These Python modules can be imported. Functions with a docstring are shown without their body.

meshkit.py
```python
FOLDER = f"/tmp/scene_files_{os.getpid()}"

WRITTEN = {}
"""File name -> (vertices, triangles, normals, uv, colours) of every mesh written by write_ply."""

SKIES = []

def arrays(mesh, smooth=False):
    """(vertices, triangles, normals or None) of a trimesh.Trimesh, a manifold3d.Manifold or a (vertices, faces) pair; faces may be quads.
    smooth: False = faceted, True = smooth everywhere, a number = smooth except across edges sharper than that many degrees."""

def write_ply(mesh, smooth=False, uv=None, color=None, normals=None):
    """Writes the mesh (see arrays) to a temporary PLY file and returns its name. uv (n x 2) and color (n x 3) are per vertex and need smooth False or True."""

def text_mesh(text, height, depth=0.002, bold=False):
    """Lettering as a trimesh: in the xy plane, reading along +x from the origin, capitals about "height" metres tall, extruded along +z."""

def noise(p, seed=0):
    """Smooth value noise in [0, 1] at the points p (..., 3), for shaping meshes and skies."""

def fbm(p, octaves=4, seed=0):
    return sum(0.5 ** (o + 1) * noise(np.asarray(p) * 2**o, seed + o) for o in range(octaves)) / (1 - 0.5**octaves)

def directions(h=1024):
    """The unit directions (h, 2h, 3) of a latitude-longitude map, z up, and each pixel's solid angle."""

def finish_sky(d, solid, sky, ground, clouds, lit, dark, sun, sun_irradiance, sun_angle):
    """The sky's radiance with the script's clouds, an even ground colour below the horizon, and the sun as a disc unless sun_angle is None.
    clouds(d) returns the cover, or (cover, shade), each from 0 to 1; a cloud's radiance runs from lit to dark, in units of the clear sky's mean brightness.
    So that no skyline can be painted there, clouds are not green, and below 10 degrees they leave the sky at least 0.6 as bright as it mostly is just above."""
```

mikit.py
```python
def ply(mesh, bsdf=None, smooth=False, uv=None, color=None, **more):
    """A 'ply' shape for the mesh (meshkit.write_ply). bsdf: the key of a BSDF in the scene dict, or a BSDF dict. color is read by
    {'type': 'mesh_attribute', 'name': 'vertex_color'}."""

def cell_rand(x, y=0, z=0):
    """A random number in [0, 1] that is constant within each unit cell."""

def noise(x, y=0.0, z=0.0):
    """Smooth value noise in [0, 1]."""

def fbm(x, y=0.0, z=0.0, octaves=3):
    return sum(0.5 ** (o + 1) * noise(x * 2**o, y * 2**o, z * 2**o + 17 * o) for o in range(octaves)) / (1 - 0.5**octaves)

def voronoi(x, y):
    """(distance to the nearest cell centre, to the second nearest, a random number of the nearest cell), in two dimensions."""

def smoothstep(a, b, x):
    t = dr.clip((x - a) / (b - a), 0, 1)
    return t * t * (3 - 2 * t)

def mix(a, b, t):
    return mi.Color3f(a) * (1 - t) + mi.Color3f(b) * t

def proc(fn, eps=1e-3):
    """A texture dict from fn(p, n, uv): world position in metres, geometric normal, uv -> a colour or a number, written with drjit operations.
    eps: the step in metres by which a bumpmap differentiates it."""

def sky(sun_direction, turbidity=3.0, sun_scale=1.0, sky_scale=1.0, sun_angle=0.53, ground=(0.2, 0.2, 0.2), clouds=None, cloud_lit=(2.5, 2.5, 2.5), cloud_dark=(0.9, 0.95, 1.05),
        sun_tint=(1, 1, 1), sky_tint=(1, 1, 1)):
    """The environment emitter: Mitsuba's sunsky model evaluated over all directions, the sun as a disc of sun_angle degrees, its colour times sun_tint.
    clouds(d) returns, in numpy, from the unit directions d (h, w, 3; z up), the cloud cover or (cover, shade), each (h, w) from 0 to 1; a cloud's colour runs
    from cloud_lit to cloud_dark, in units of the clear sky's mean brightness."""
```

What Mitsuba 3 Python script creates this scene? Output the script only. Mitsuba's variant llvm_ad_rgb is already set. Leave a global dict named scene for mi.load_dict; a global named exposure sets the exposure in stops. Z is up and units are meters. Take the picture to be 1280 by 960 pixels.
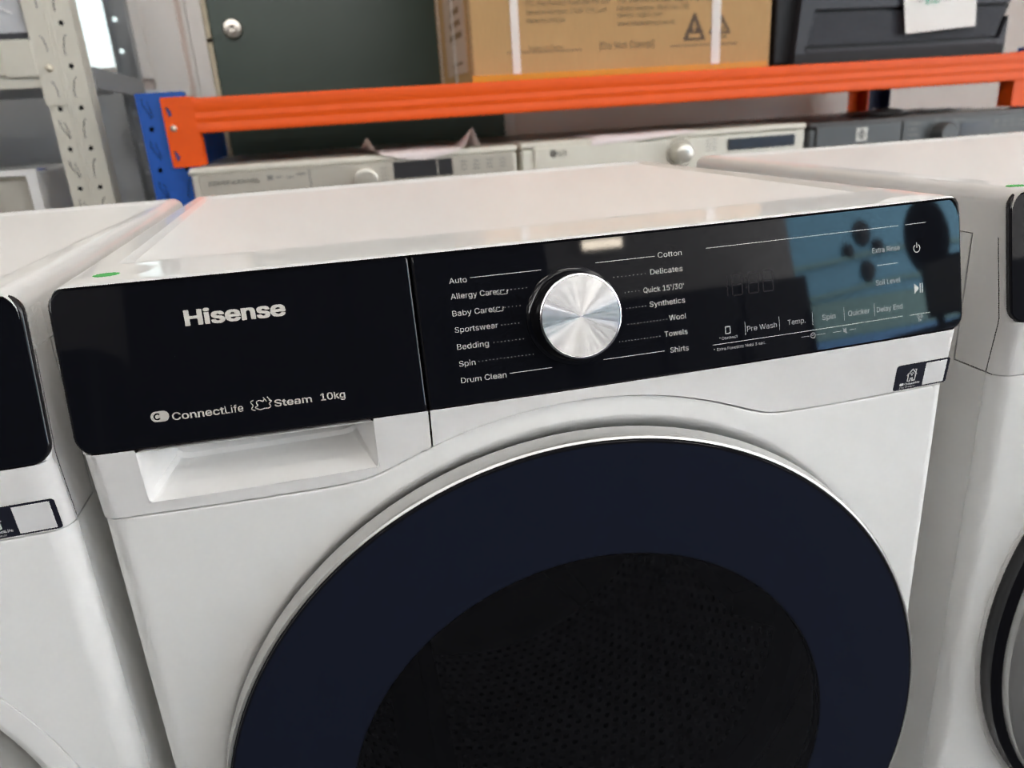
import math, random
import numpy as np, trimesh, mitsuba as mi, mikit, meshkit, drjit as dr
import manifold3d as m3
from shapely.geometry import Polygon, LineString, Point, box as sbox
from shapely.ops import unary_union
from shapely import affinity
from mikit import proc, noise, fbm, smoothstep, mix, cell_rand

T = mi.ScalarTransform4f
rng = random.Random(7)
scene, labels = {}, {}

# ------------------------------------------------------------------ camera, sky, lights, exposure
CAM = np.array([0.15252, -0.44504, 0.92446])
FWD = np.array([0.21339, 0.91622, -0.33912])
UP = np.array([0.13910, 0.31509, 0.93881])
scene['camera'] = {'type': 'thinlens', 'fov_axis': 'x', 'fov': 2 * math.degrees(math.atan(640 / 940.53)), 'aperture_radius': 0.0017, 'focus_distance': 0.49,
                   'near_clip': 0.02, 'far_clip': 200.0, 'to_world': T().look_at(origin=CAM.tolist(), target=(CAM + FWD).tolist(), up=UP.tolist())}
scene['daylight'] = {'type': 'constant', 'radiance': {'type': 'rgb', 'value': [6.75, 6.75, 6.7]}}      # overcast daylight outside
exposure = -0.18
LAMP = [12.6, 11.9, 10.8]          # radiance of the ceiling lamps
LAMPS = [(x, y) for x in (-2.6, -0.7, 1.2, 3.1) for y in (-3.9, -2.7, -1.5)] + [(-2.6, 0.7), (-0.7, 0.7), (1.2, 0.7), (3.1, 0.7)]
CEIL = 3.3

# ------------------------------------------------------------------ materials
def rgb(*c): return {'type': 'rgb', 'value': [float(v) for v in c]}
def pr(name, col, rough=0.4, metal=0.0, spec=0.5, coat=0.0, coatg=1.0, two=True, **k):
    b = {'type': 'principled', 'base_color': col if isinstance(col, dict) else rgb(*col), 'roughness': rough if isinstance(rough, dict) else float(rough), 'metallic': float(metal), 'specular': float(spec), **k}
    if coat: b['clearcoat'] = float(coat); b['clearcoat_gloss'] = float(coatg)
    scene[name] = {'type': 'twosided', 'bsdf': b} if two else b
    return name
pr('white_plastic', (.80, .795, .785), .22)
pr('white_gloss', (.80, .795, .785), .05)
pr('white_enamel', (.80, .80, .79), .30)
scene['worktop_white'] = {'type': 'twosided', 'bsdf': {'type': 'bumpmap', 'texture': proc(lambda p, n, uv: noise(p.x * 620, p.y * 620, p.z * 100) + .6 * noise(p.x * 1300, p.y * 1300), eps=4e-4), 'scale': 6e-5,
    'bsdf': {'type': 'principled', 'base_color': rgb(.81, .80, .785), 'roughness': .36, 'specular': .5}}}
pr('black_glass', (.0045, .005, .0075), .015, spec=.52)
pr('black_bezel', (.005, .005, .007), .07)
pr('navy_glass', (.0080, .0105, .0215), .03, spec=.5)
pr('black_plastic', (.012, .012, .014), .35)
pr('knob_black', (.008, .008, .010), .10)
pr('silver_trim', (.58, .575, .56), .34, metal=.75)
pr('steel', (.62, .62, .63), .28, metal=1.0)
pr('rubber_grey', (.10, .10, .105), .5)
pr('print_white', (.55, .55, .525), .5)
pr('print_logo', (.62, .60, .55), .3, metal=.3)
pr('print_dim', (.34, .345, .35), .5)
pr('print_ghost', (.013, .011, .014), .1)
pr('label_black', (.012, .013, .022), .3)
pr('label_white', (.70, .70, .70), .5)
pr('green_sticker', (.07, .42, .10), .5)
pr('foot_black', (.02, .02, .02), .6)
scene['smoked_glass'] = {'type': 'thindielectric', 'int_ior': 1.5, 'specular_transmittance': rgb(.045, .045, .05)}
scene['knob_metal'] = {'type': 'roughconductor', 'material': 'Al', 'distribution': 'ggx', 'alpha_u': 0.02, 'alpha_v': 0.27, 'specular_reflectance': rgb(.80, .80, .80)}
scene['knob_metal'] = {'type': 'twosided', 'bsdf': scene['knob_metal']}
pr('knob_rim', (.85, .85, .86), .12, metal=1.0)
def drum_col(p, n, uv):
    a, b = uv.x * 110, uv.y * 26
    r = dr.floor(b)
    fx = a + .5 * (r - 2 * dr.floor(r / 2)); fx = fx - dr.floor(fx) - .5; fy = b - r - .5
    return mix((.55, .53, .53), (.01, .01, .01), smoothstep(.30, .24, dr.sqrt(fx * fx + fy * fy)))
pr('drum_steel', proc(drum_col), .35, metal=.6)
pr('rack_orange', (.84, .098, .006), .42, spec=.3)
pr('rack_blue', (.012, .085, .40), .35)
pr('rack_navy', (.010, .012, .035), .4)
pr('rack_beige', (.60, .575, .50), .42)
pr('rack_grey', (.30, .31, .32), .45, metal=.3)
pr('bolt_zinc', (.75, .70, .58), .3, metal=.7)
pr('shelf_board', (.16, .11, .08), .7)
pr('hole_dark', (.02, .02, .02), .8)
def card_col(p, n, uv):
    g = noise(p.x * 900, p.y * 900, p.z * 40) * .5 + fbm(p.x * 9, p.y * 9, p.z * 9) * .5
    return mix((.40, .235, .095), (.50, .31, .135), g)
pr('cardboard', proc(card_col), .75)
pr('cardboard_edge', (.22, .12, .05), .8)
pr('card_print', (.085, .05, .03), .7)
pr('card_print_soft', (.24, .14, .065), .7)
pr('card_tape', (.62, .26, .015), .3)
pr('strap_white', (.72, .66, .62), .3)
pr('shipping_label', (.58, .44, .34), .5)
pr('microwave_black', (.012, .012, .014), .5, spec=.25)
pr('microwave_grey', (.034, .035, .043), .42, spec=.35)
pr('paper_white', (.82, .80, .77), .7)
pr('paper_pink', (.78, .70, .70), .7)
pr('marker_green', (.02, .38, .24), .6)
pr('pencil_grey', (.36, .36, .35), .6)
pr('machine_cream', (.72, .70, .62), .3)
pr('machine_silver', (.50, .475, .42), .32, metal=.15)
pr('machine_panel_dark', (.035, .037, .042), .15)
pr('machine_graphite', (.075, .08, .082), .35)
pr('machine_graphite_top', (.05, .045, .045), .3)
pr('print_grey', (.22, .215, .20), .6)
pr('logo_silver', (.62, .60, .56), .4)
pr('machine_knob', (.66, .64, .58), .2, metal=.5)
def door_col(p, n, uv): return mix((.052, .080, .066), (.072, .100, .082), fbm(p.x * 3, p.z * 1.2, 3.0))
pr('door_green', proc(door_col), .32)
pr('door_edge', (.62, .55, .40), .5)
pr('lock_metal', (.62, .56, .50), .25, metal=1.0)
pr('painted_white', (.82, .78, .74), .45)
pr('wall_paint', (.74, .635, .58), .7)
pr('wall_shop', (.16, .155, .15), .8)
pr('wall_upper', (.30, .29, .285), .8)
scene['frosted'] = {'type': 'principledthin', 'base_color': rgb(.9, .97, .98), 'roughness': .6, 'diff_trans': .62, 'eta': 1.3}
pr('ceiling_paint', (.72, .71, .69), .8)
def floor_col(p, n, uv): return mix((.030, .033, .042), (.048, .050, .060), noise(p.x * 300, p.y * 300) * .6 + .4 * fbm(p.x * 2, p.y * 2))
pr('floor_carpet', proc(floor_col), .9, spec=.2)
pr('tape_blue', (.03, .10, .48), .5)
pr('back_panel_grey', (.70, .72, .74), .5)
pr('vent_grey', (.075, .078, .095), .4)
pr('print_dark', (.10, .095, .085), .6)
pr('carton_grey', (.50, .51, .54), .4)
pr('lamp_housing', (.8, .8, .8), .5)
pr('van_paint', (.19, .46, .66), .25)
pr('van_lower', (.24, .42, .42), .3)
pr('van_blue', (.12, .32, .66), .3)
pr('van_dark', (.02, .024, .03), .3)
pr('ground_concrete', (.28, .28, .27), .8)
pr('chair_dark', (.010, .012, .02), .6)
pr('screen_grey', (.20, .22, .22), .3)
pr('bag_blue', (.05, .15, .36), .5)

# ------------------------------------------------------------------ mesh helpers
def cat(*ms):
    ms = [m for m in ms if m is not None]
    return trimesh.util.concatenate(ms)
def grid(P, closed_u=False, flip=False):
    P = np.asarray(P, float); m, n = P.shape[:2]
    idx = np.arange(m * n).reshape(m, n)
    if closed_u: idx = np.vstack([idx, idx[:1]])
    a, b, c, d = idx[:-1, :-1], idx[1:, :-1], idx[1:, 1:], idx[:-1, 1:]
    q = np.stack([a, b, c, d], -1).reshape(-1, 4)
    f = np.vstack([q[:, [0, 1, 2]], q[:, [0, 2, 3]]])
    if flip: f = f[:, ::-1]
    return trimesh.Trimesh(P.reshape(-1, 3), f, process=False)
def bx(x0, x1, y0, y1, z0, z1, r=0.0):
    if r <= 0:
        m = trimesh.creation.box(extents=(x1 - x0, y1 - y0, z1 - z0)); m.apply_translation(((x0 + x1) / 2, (y0 + y1) / 2, (z0 + z1) / 2)); return m
    r = min(r, (x1 - x0) / 2.01, (y1 - y0) / 2.01, (z1 - z0) / 2.01)
    s = trimesh.creation.icosphere(subdivisions=1, radius=r).vertices
    c = np.array([[x, y, z] for x in (x0 + r, x1 - r) for y in (y0 + r, y1 - r) for z in (z0 + r, z1 - r)])
    return trimesh.convex.convex_hull((c[:, None] + s[None]).reshape(-1, 3))
def prism(poly, y0, y1):
    """polygon in (x, z), extruded along y from y0 (front) to y1"""
    out = []
    for g in getattr(poly, 'geoms', [poly]):
        if g.is_empty: continue
        m = trimesh.creation.extrude_polygon(g, y1 - y0, engine='earcut')
        v = m.vertices.copy(); m = trimesh.Trimesh(np.c_[v[:, 0], y0 + v[:, 2], v[:, 1]], m.faces[:, ::-1], process=False); out.append(m)
    return cat(*out)
def slab(poly, z0, z1):
    m = [trimesh.creation.extrude_polygon(g, z1 - z0, engine='earcut') for g in getattr(poly, 'geoms', [poly])]
    m = cat(*m); m.apply_translation((0, 0, z0)); return m
def lathe(prof, n=96, center=(0, 0, 0), uv=False):
    """profile [(rho, y)], turned about the y axis"""
    prof = np.asarray(prof, float); a = np.linspace(0, 2 * np.pi, n, endpoint=False)
    P = np.stack([np.cos(a)[:, None] * prof[None, :, 0], np.broadcast_to(prof[None, :, 1], (n, len(prof))), np.sin(a)[:, None] * prof[None, :, 0]], -1) + np.array(center)
    return grid(P, closed_u=True)
def tube(pts, r, n=10):
    pts = np.asarray(pts, float); t = np.gradient(pts, axis=0); t /= np.linalg.norm(t, axis=1)[:, None]
    ref = np.array([0, 0, 1.0]) if abs(t[0][2]) < .9 else np.array([1.0, 0, 0])
    u = np.cross(t, ref); u /= np.linalg.norm(u, axis=1)[:, None]; w = np.cross(t, u)
    a = np.linspace(0, 2 * np.pi, n, endpoint=False)
    return grid(np.stack([pts + r * (math.cos(k) * u + math.sin(k) * w) for k in a]), closed_u=True)
def xf(m, M):
    m = m.copy(); m.apply_transform(M); return m
def stroke(pts, w, cap=1): return LineString(pts).buffer(w / 2, cap_style=cap, quad_segs=4)

def put(key, mesh, mat, smooth=False, to=None, label=None, **k):
    base, n = key, 0
    while key in scene: n += 1; key = f'{base}_{n:03d}'
    d = mikit.ply(mesh, mat, smooth, **k)
    if to is not None: d['to_world'] = to
    scene[key] = d
    if label: labels[key] = {'label': label}
    return key
def again(key, d, to, label=None):
    """one more entry that shares a ply dict"""
    base, n = key, 0
    while key in scene: n += 1; key = f'{base}_{n:03d}'
    scene[key] = {**d, 'to_world': to}
    if label: labels[key] = {'label': label}
    return key
def thing(key, label, cat_, group=None):
    labels[key] = {'label': label, 'category': cat_}
    if group: labels[key]['group'] = group
def struct(key, label=None):
    labels[key] = {'kind': 'structure'}
    if label: labels[key]['label'] = label

# ================================================================== SETTING
YB = 1.80                                                         # back wall
DX0, DX1 = -0.056, 0.700                                          # green door leaf
RX0, RX1, RY0 = -3.4, 4.3, -5.0
put('floor', bx(RX0, RX1, RY0, YB + .1, -.05, 0), 'floor_carpet'); struct('floor', 'dark carpet floor of the shop')
put('ceiling', bx(RX0, RX1, RY0, YB + .1, CEIL, CEIL + .05), 'ceiling_paint'); struct('ceiling')
WINX0, WINX1, WINZ0, WINZ1 = -0.46, -0.245, 1.09, 2.1
put('wall_back', cat(bx(RX0, WINX0, YB, YB + .1, 0, CEIL), bx(WINX0, WINX1, YB, YB + .1, 0, WINZ0), bx(WINX0, WINX1, YB, YB + .1, WINZ1, CEIL),
                     bx(WINX1, DX0 - .045, YB, YB + .1, 0, CEIL), bx(DX0 - .045, DX1 + .03, YB, YB + .1, 2.1, CEIL), bx(DX0 - .045, DX1 + .03, YB + .04, YB + .1, 0, 2.1), bx(DX1 + .03, RX1, YB, YB + .1, 0, CEIL)), 'wall_paint'); struct('wall_back')
put('wall_left', bx(RX0 - .1, RX0, RY0, YB + .1, 0, CEIL), 'wall_shop'); struct('wall_left')
put('wall_right', cat(bx(RX1, RX1 + .1, RY0, -.7, 2.9, CEIL), bx(RX1, RX1 + .1, -2.3, -2.1, 0, 2.9), bx(RX1, RX1 + .1, -.7, YB + .1, 0, CEIL)), 'wall_shop'); struct('wall_right')
put('wall_front', cat(bx(RX0, RX1, RY0 - .1, RY0, 0, 2.42), *[bx(x - .06, x + .06, RY0 - .1, RY0, 2.42, CEIL) for x in np.linspace(RX0 + .06, RX1 - .06, 5)]), 'wall_upper'); struct('wall_front')
# window at the back left
put('window_1__pane', bx(WINX0, WINX1, YB + .05, YB + .052, WINZ0, WINZ1), 'frosted')
put('window_1__frame', cat(bx(WINX0 - .03, WINX0, YB - .02, YB, WINZ0 - .03, WINZ1 + .03), bx(WINX1, WINX1 + .03, YB - .02, YB, WINZ0 - .03, WINZ1 + .03), bx(WINX0, WINX1, YB - .02, YB, WINZ0 - .03, WINZ0), bx(WINX0, WINX1, YB + .03, YB + .05, 1.262, 1.28)), 'painted_white')
struct('window_1', 'bright window behind the beige rack')
# green door, its edge strip, lock, and white frame
put('door_1__leaf', bx(DX0, DX1, YB - .012, YB + .03, .01, 2.09, .003), 'door_green')
put('door_1__edge_strip', cat(bx(DX0 - .012, DX0 - .001, YB - .016, YB + .02, .01, 1.138), bx(DX0 - .012, DX0 - .001, YB - .016, YB + .02, 1.148, 2.09)), 'door_edge')
lk = lathe([(0, -.016), (.008, -.0165), (.010, -.013), (.021, -.012), (.0245, -.008), (.025, 0)], 48)
put('door_1__lock', xf(lk, trimesh.transformations.translation_matrix((-.002, YB - .012, 1.168))), 'lock_metal', 40, label='round metal lock cylinder')
put('door_1__lock__keyhole', bx(-.0035, -.0005, YB - .0305, YB - .0285, 1.163, 1.174), 'hole_dark')
struct('door_1', 'dark green painted door with round metal lock')
put('trim_1', cat(bx(DX0 - .052, DX0 - .013, YB - .022, YB, 0, 2.16, .004), bx(DX0 - .062, DX0 - .052, YB - .013, YB, 0, 2.16), bx(DX0 - .16, DX0 - .075, YB - .010, YB, 0, 2.16, .003), bx(DX1 + .001, DX1 + .03, YB - .02, YB, 0, 2.16, .004)), 'painted_white'); struct('trim_1', 'white door architrave')
put('baseboard_back', bx(DX1 + .03, RX1, YB - .015, YB, 0, .10), 'painted_white'); struct('baseboard_back')
# outside, seen through the open shopfront and only mirrored in the control panel
put('ground_outside', bx(RX0 - 2, 16, -16, RY0 - .1, -.08, -.03), 'ground_concrete'); struct('ground_outside')

# ceiling lamps
for i, (x, y) in enumerate(LAMPS):
    k = 'ceiling_light' if i == 0 else f'ceiling_light_{i:03d}'
    put(k + '__housing', bx(x - .64, x + .64, y - .09, y + .09, CEIL - .05, CEIL - .001), 'lamp_housing')
    d = grid([[(x - .62, y - .075, CEIL - .055), (x - .62, y + .075, CEIL - .055)], [(x + .62, y - .075, CEIL - .055), (x + .62, y + .075, CEIL - .055)]])
    if d.face_normals[0][2] > 0: d.invert()
    put(k + '__diffuser', d, 'lamp_housing'); scene[k + '__diffuser']['emitter'] = {'type': 'area', 'radiance': rgb(*[c * (.72 if y > 0 else 1) for c in LAMP])}
    thing(k, 'long white ceiling batten light above the shop floor', 'ceiling light', 'ceiling lights of the shop')

# ================================================================== FRONT LOADER (local = world for the central one)
W = 0.598
S_BOW = 0.008767
PZ0, PZ1, PY0, PY1 = 0.7542, 0.8480, -0.004484, 0.015512
SL = (PY1 - PY0) / (PZ1 - PZ0)
ZS = 0.7107
DCX, DCZ = 0.2985, 0.4637
DEPTH, ZT, PITCH = 0.572, 0.850, 0.0006
def bow(x): u = (np.asarray(x, float) - W / 2) / (W / 2); return -S_BOW * (1 - np.clip(u * u, 0, 1.1))
def front_y(z):
    z = np.asarray(z, float)
    return np.where(z > PZ0, PY0 + SL * (z - PZ0), PY0 * np.clip((z - ZS) / (PZ0 - ZS), 0, 1))
def seam(x):
    x = np.asarray(x, float); q = .2823 ** 2 - (x - DCX) ** 2
    arch = DCZ + np.sqrt(np.maximum(q, 0)); arch = np.where(q > 0, arch, .3)
    return (ZS + arch + np.sqrt((ZS - arch) ** 2 + .008 ** 2)) / 2 - .0003
def panel_pt(x, z, off=0.0):
    """point on the sloping, bowed control panel; off > 0 is towards the viewer"""
    x, z, off = np.broadcast_arrays(np.asarray(x, float), np.asarray(z, float), np.asarray(off, float))
    return np.stack([x, front_y(z) + bow(x) - off, z], -1)
def body_y(x, z, r=.014):
    e = np.minimum(np.asarray(x, float), W - np.asarray(x, float)); e = np.clip(e, 0, r)
    return bow(x) + r - np.sqrt(np.maximum(r * r - (r - e) ** 2, 0))

def glass_slab(x0, x1, z0, z1, rl, rr, ncol, thick=.0038, cham=.0017):
    def cols(x0, x1, z0, z1, rl, rr):
        a = np.linspace(0, np.pi / 2, 9)
        xs = []
        if rl: xs += list(x0 + rl - rl * np.cos(a))
        else: xs += [x0]
        xs += list(np.linspace(x0 + rl, x1 - rr, ncol)[1:-1])
        if rr: xs += list(x1 - rr + rr * np.sin(a))
        else: xs += [x1]
        xs = np.array(xs)
        lo, hi = np.full(len(xs), z0), np.full(len(xs), z1)
        for xc, r, sgn in ((x0 + rl, rl, -1), (x1 - rr, rr, 1)):
            if r:
                m = (xs - xc) * sgn > 0; d = np.clip((xs[m] - xc) * sgn, 0, r); k = r - np.sqrt(np.maximum(r * r - d * d, 0)); lo[m] += k; hi[m] -= k
        return xs, lo, hi
    t = np.concatenate([[0], np.linspace(0, 1, 25)[1:-1], [1]])
    def G(c, off):
        xs, lo, hi = cols(x0 + c, x1 - c, z0 + c, z1 - c, max(rl - c, 0), max(rr - c, 0))
        Z = lo[:, None] + (hi - lo)[:, None] * t[None]; X = np.repeat(xs[:, None], len(t), 1)
        return panel_pt(X, Z, off)
    def ring(P): return np.concatenate([P[0, :], P[1:, -1], P[-1, -2::-1], P[-2:0:-1, 0]])
    front = grid(G(cham, 0.0), flip=True)
    loops = [ring(G(cham, 0.0)), ring(G(cham * .55, -.00022)), ring(G(cham * .2, -.0009)), ring(G(0, -.0024)), ring(G(0, -thick))]
    return front, grid(np.stack(loops, 1), closed_u=True)

def on_panel(m2, x0, z0, off=.0):
    """flat mesh (x, z in metres, third = depth) laid on the panel at (x0, z0)"""
    v = m2.vertices; p = panel_pt(x0 + v[:, 0], z0 + v[:, 1], off + np.maximum(v[:, 2], 0))
    return trimesh.Trimesh(p, m2.faces, process=False)
def poly_on_panel(poly, d=.00012):
    m2 = cat(*[trimesh.creation.extrude_polygon(g, d, engine='earcut') for g in getattr(poly, 'geoms', [poly])]); return on_panel(m2, 0, 0, .00004)
def word_on_panel(text, a, b, cap, bold=False):
    m2 = meshkit.text_mesh(text, cap / 1000, .00012, bold)
    v = m2.vertices; x0, x1 = v[:, 0].min(), v[:, 0].max(); k = (b[0] - a[0]) / 1000 / (x1 - x0)
    v = v.copy(); v[:, 0] = (v[:, 0] - x0) * k; m2 = trimesh.Trimesh(v, m2.faces, process=False)
    return on_panel(m2, a[0] / 1000, (a[1] + b[1]) / 2000, .00004)

FX0, FX1, FR, FYB = 0.0, W, .010, .0465
SHOULDER = [(0, -.0355), (0, -.0125), (.0005, -.0090), (.0020, -.0055), (.0045, -.0026), (.0080, -.0007), (.0125, 0)]      # rounded side edge of the top
def shoulder(x): return float(np.interp(min(x, W - x), [p[0] for p in SHOULDER[1:]], [p[1] for p in SHOULDER[1:]]))
SHARED = {}
def share(name, mesh, mat, smooth=False, **k):
    SHARED[name] = mikit.ply(mesh, mat, smooth, **k)

# ---- cabinet front below the seam: rays from the door centre out to the edge, dished round the door
def build_body(dish0=.268, dish1=.243, dish_d=.034, groove=None):
    ths = np.linspace(0, 2 * np.pi, 340, endpoint=False)
    corners = [math.atan2(z - DCZ, x - DCX) for x in (.014, W - .014) for z in (.03, float(seam(x)) - .0006)]
    ths = np.unique(np.concatenate([ths] + [c % (2 * np.pi) + np.linspace(-.08, .08, 41) for c in corners]) % (2 * np.pi))
    BR = .014
    def inside(x, z): return (x >= BR) & (x <= W - BR) & (z >= .03) & (z <= seam(np.clip(x, 0, W)) - .0006)
    c, s = np.cos(ths), np.sin(ths); lo, hi = np.full(len(ths), .2), np.full(len(ths), .9)
    for _ in range(40):
        mid = (lo + hi) / 2; i = inside(DCX + mid * c, DCZ + mid * s); lo, hi = np.where(i, mid, lo), np.where(i, hi, mid)
    R = lo
    rin = np.linspace(dish1, dish0, 14)
    t = np.linspace(0, 1, 60) ** .75
    rows = [np.full(len(ths), r) for r in rin]
    start = np.full(len(ths), dish0)
    if groove:
        for g in (groove - .0012, groove - .0006, groove, groove + .0006, groove + .0012): rows.append(np.full(len(ths), g))
        start[:] = groove + .0012
    rows += [start + (R - .0014 - start) * k for k in t[1:]] + [R - .0006, R]
    rho = np.stack(rows, 1); X, Z = DCX + rho * c[:, None], DCZ + rho * s[:, None]
    X = np.clip(X, BR, W - BR)
    Y = body_y(X, Z)
    u = np.clip((dish0 - rho) / (dish0 - dish1), 0, 1); Y = Y + dish_d * u ** 1.7
    if groove: Y = Y + .0018 * (np.abs(rho - groove) < .0005)
    edge = DCZ + R * s >= seam(np.clip(DCX + R * c, 0, W)) - .0009            # rolled upper edge of the sheet
    Y[:, -2] += .0002 * edge; Y[:, -1] += .0009 * edge
    P = np.stack([X, Y, Z], -1)
    flange = P[:, -1:, :] + np.array([0, .009, 0]); inner = P[:, :1, :] + np.array([0, .03, 0])
    P = np.concatenate([inner, P, flange], 1)
    out = [grid(P, closed_u=True)]
    an = np.pi / 4 * (1 - np.cos(np.linspace(0, np.pi, 16)))
    for sx in (0, 1):
        e = BR - BR * np.sin(an); x = e if sx == 0 else W - e
        zr = np.concatenate([np.linspace(.03, ZS - .0006 + 1e-4, 40)])
        Q = np.array([[(xx, float(bow(BR) * (1 if True else 0)) + BR - BR * math.cos(a_), zz) for zz in np.minimum(zr, float(seam(xx)) - .0006)] for xx, a_ in zip(x, an)])
        Q = np.concatenate([Q, Q[:, -1:] + np.array([0, .009, 0])], 1)
        out.append(grid(Q, flip=sx == 1))
    return cat(*out)
share('body_front', build_body(), 'white_enamel', 35)
share('body_front_round', build_body(.262, .24, .03, groove=.2748), 'white_enamel', 35)
for tag, a in (('', .0014), ('_far', W - .0022)):
    sp = Polygon([(.0085, ZS - .006), (.056, ZS - .006), (.056, .8340), (.0260, .8340), (.0095, PZ0)])
    m = trimesh.creation.extrude_polygon(sp, .0008, engine='earcut'); v = m.vertices; share('seam_backing' + tag, trimesh.Trimesh(np.c_[a + v[:, 2], v[:, 0], v[:, 1]], m.faces, process=False), 'black_plastic')
    share('skirt_backing' + tag, bx(a, a + .0008, .05, DEPTH - .01, .811, .817), 'black_plastic')
def side_plate(x0, x1):
    poly = Polygon([(.0128, .03), (DEPTH, .03), (DEPTH, .8138), (.0478, .8138), (.0478, ZS - .0006), (.0128, ZS - .0006)])
    m = trimesh.creation.extrude_polygon(poly, x1 - x0, engine='earcut'); v = m.vertices
    return trimesh.Trimesh(np.c_[x0 + v[:, 2], v[:, 0], v[:, 1]], m.faces, process=False)
share('cabinet_side', side_plate(0, .0012), 'white_enamel'); share('cabinet_side_far', side_plate(W - .0012, W), 'white_enamel')
share('cabinet_back', cat(bx(.002, W - .002, DEPTH - .004, DEPTH - .001, .03, .813), bx(.002, W - .002, .03, DEPTH - .004, .03, .034)), 'white_enamel')
share('foot', lathe([(0, 0), (.02, 0), (.02, .012), (.008, .013), (.008, .034)], 24), 'foot_black', 40)

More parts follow.
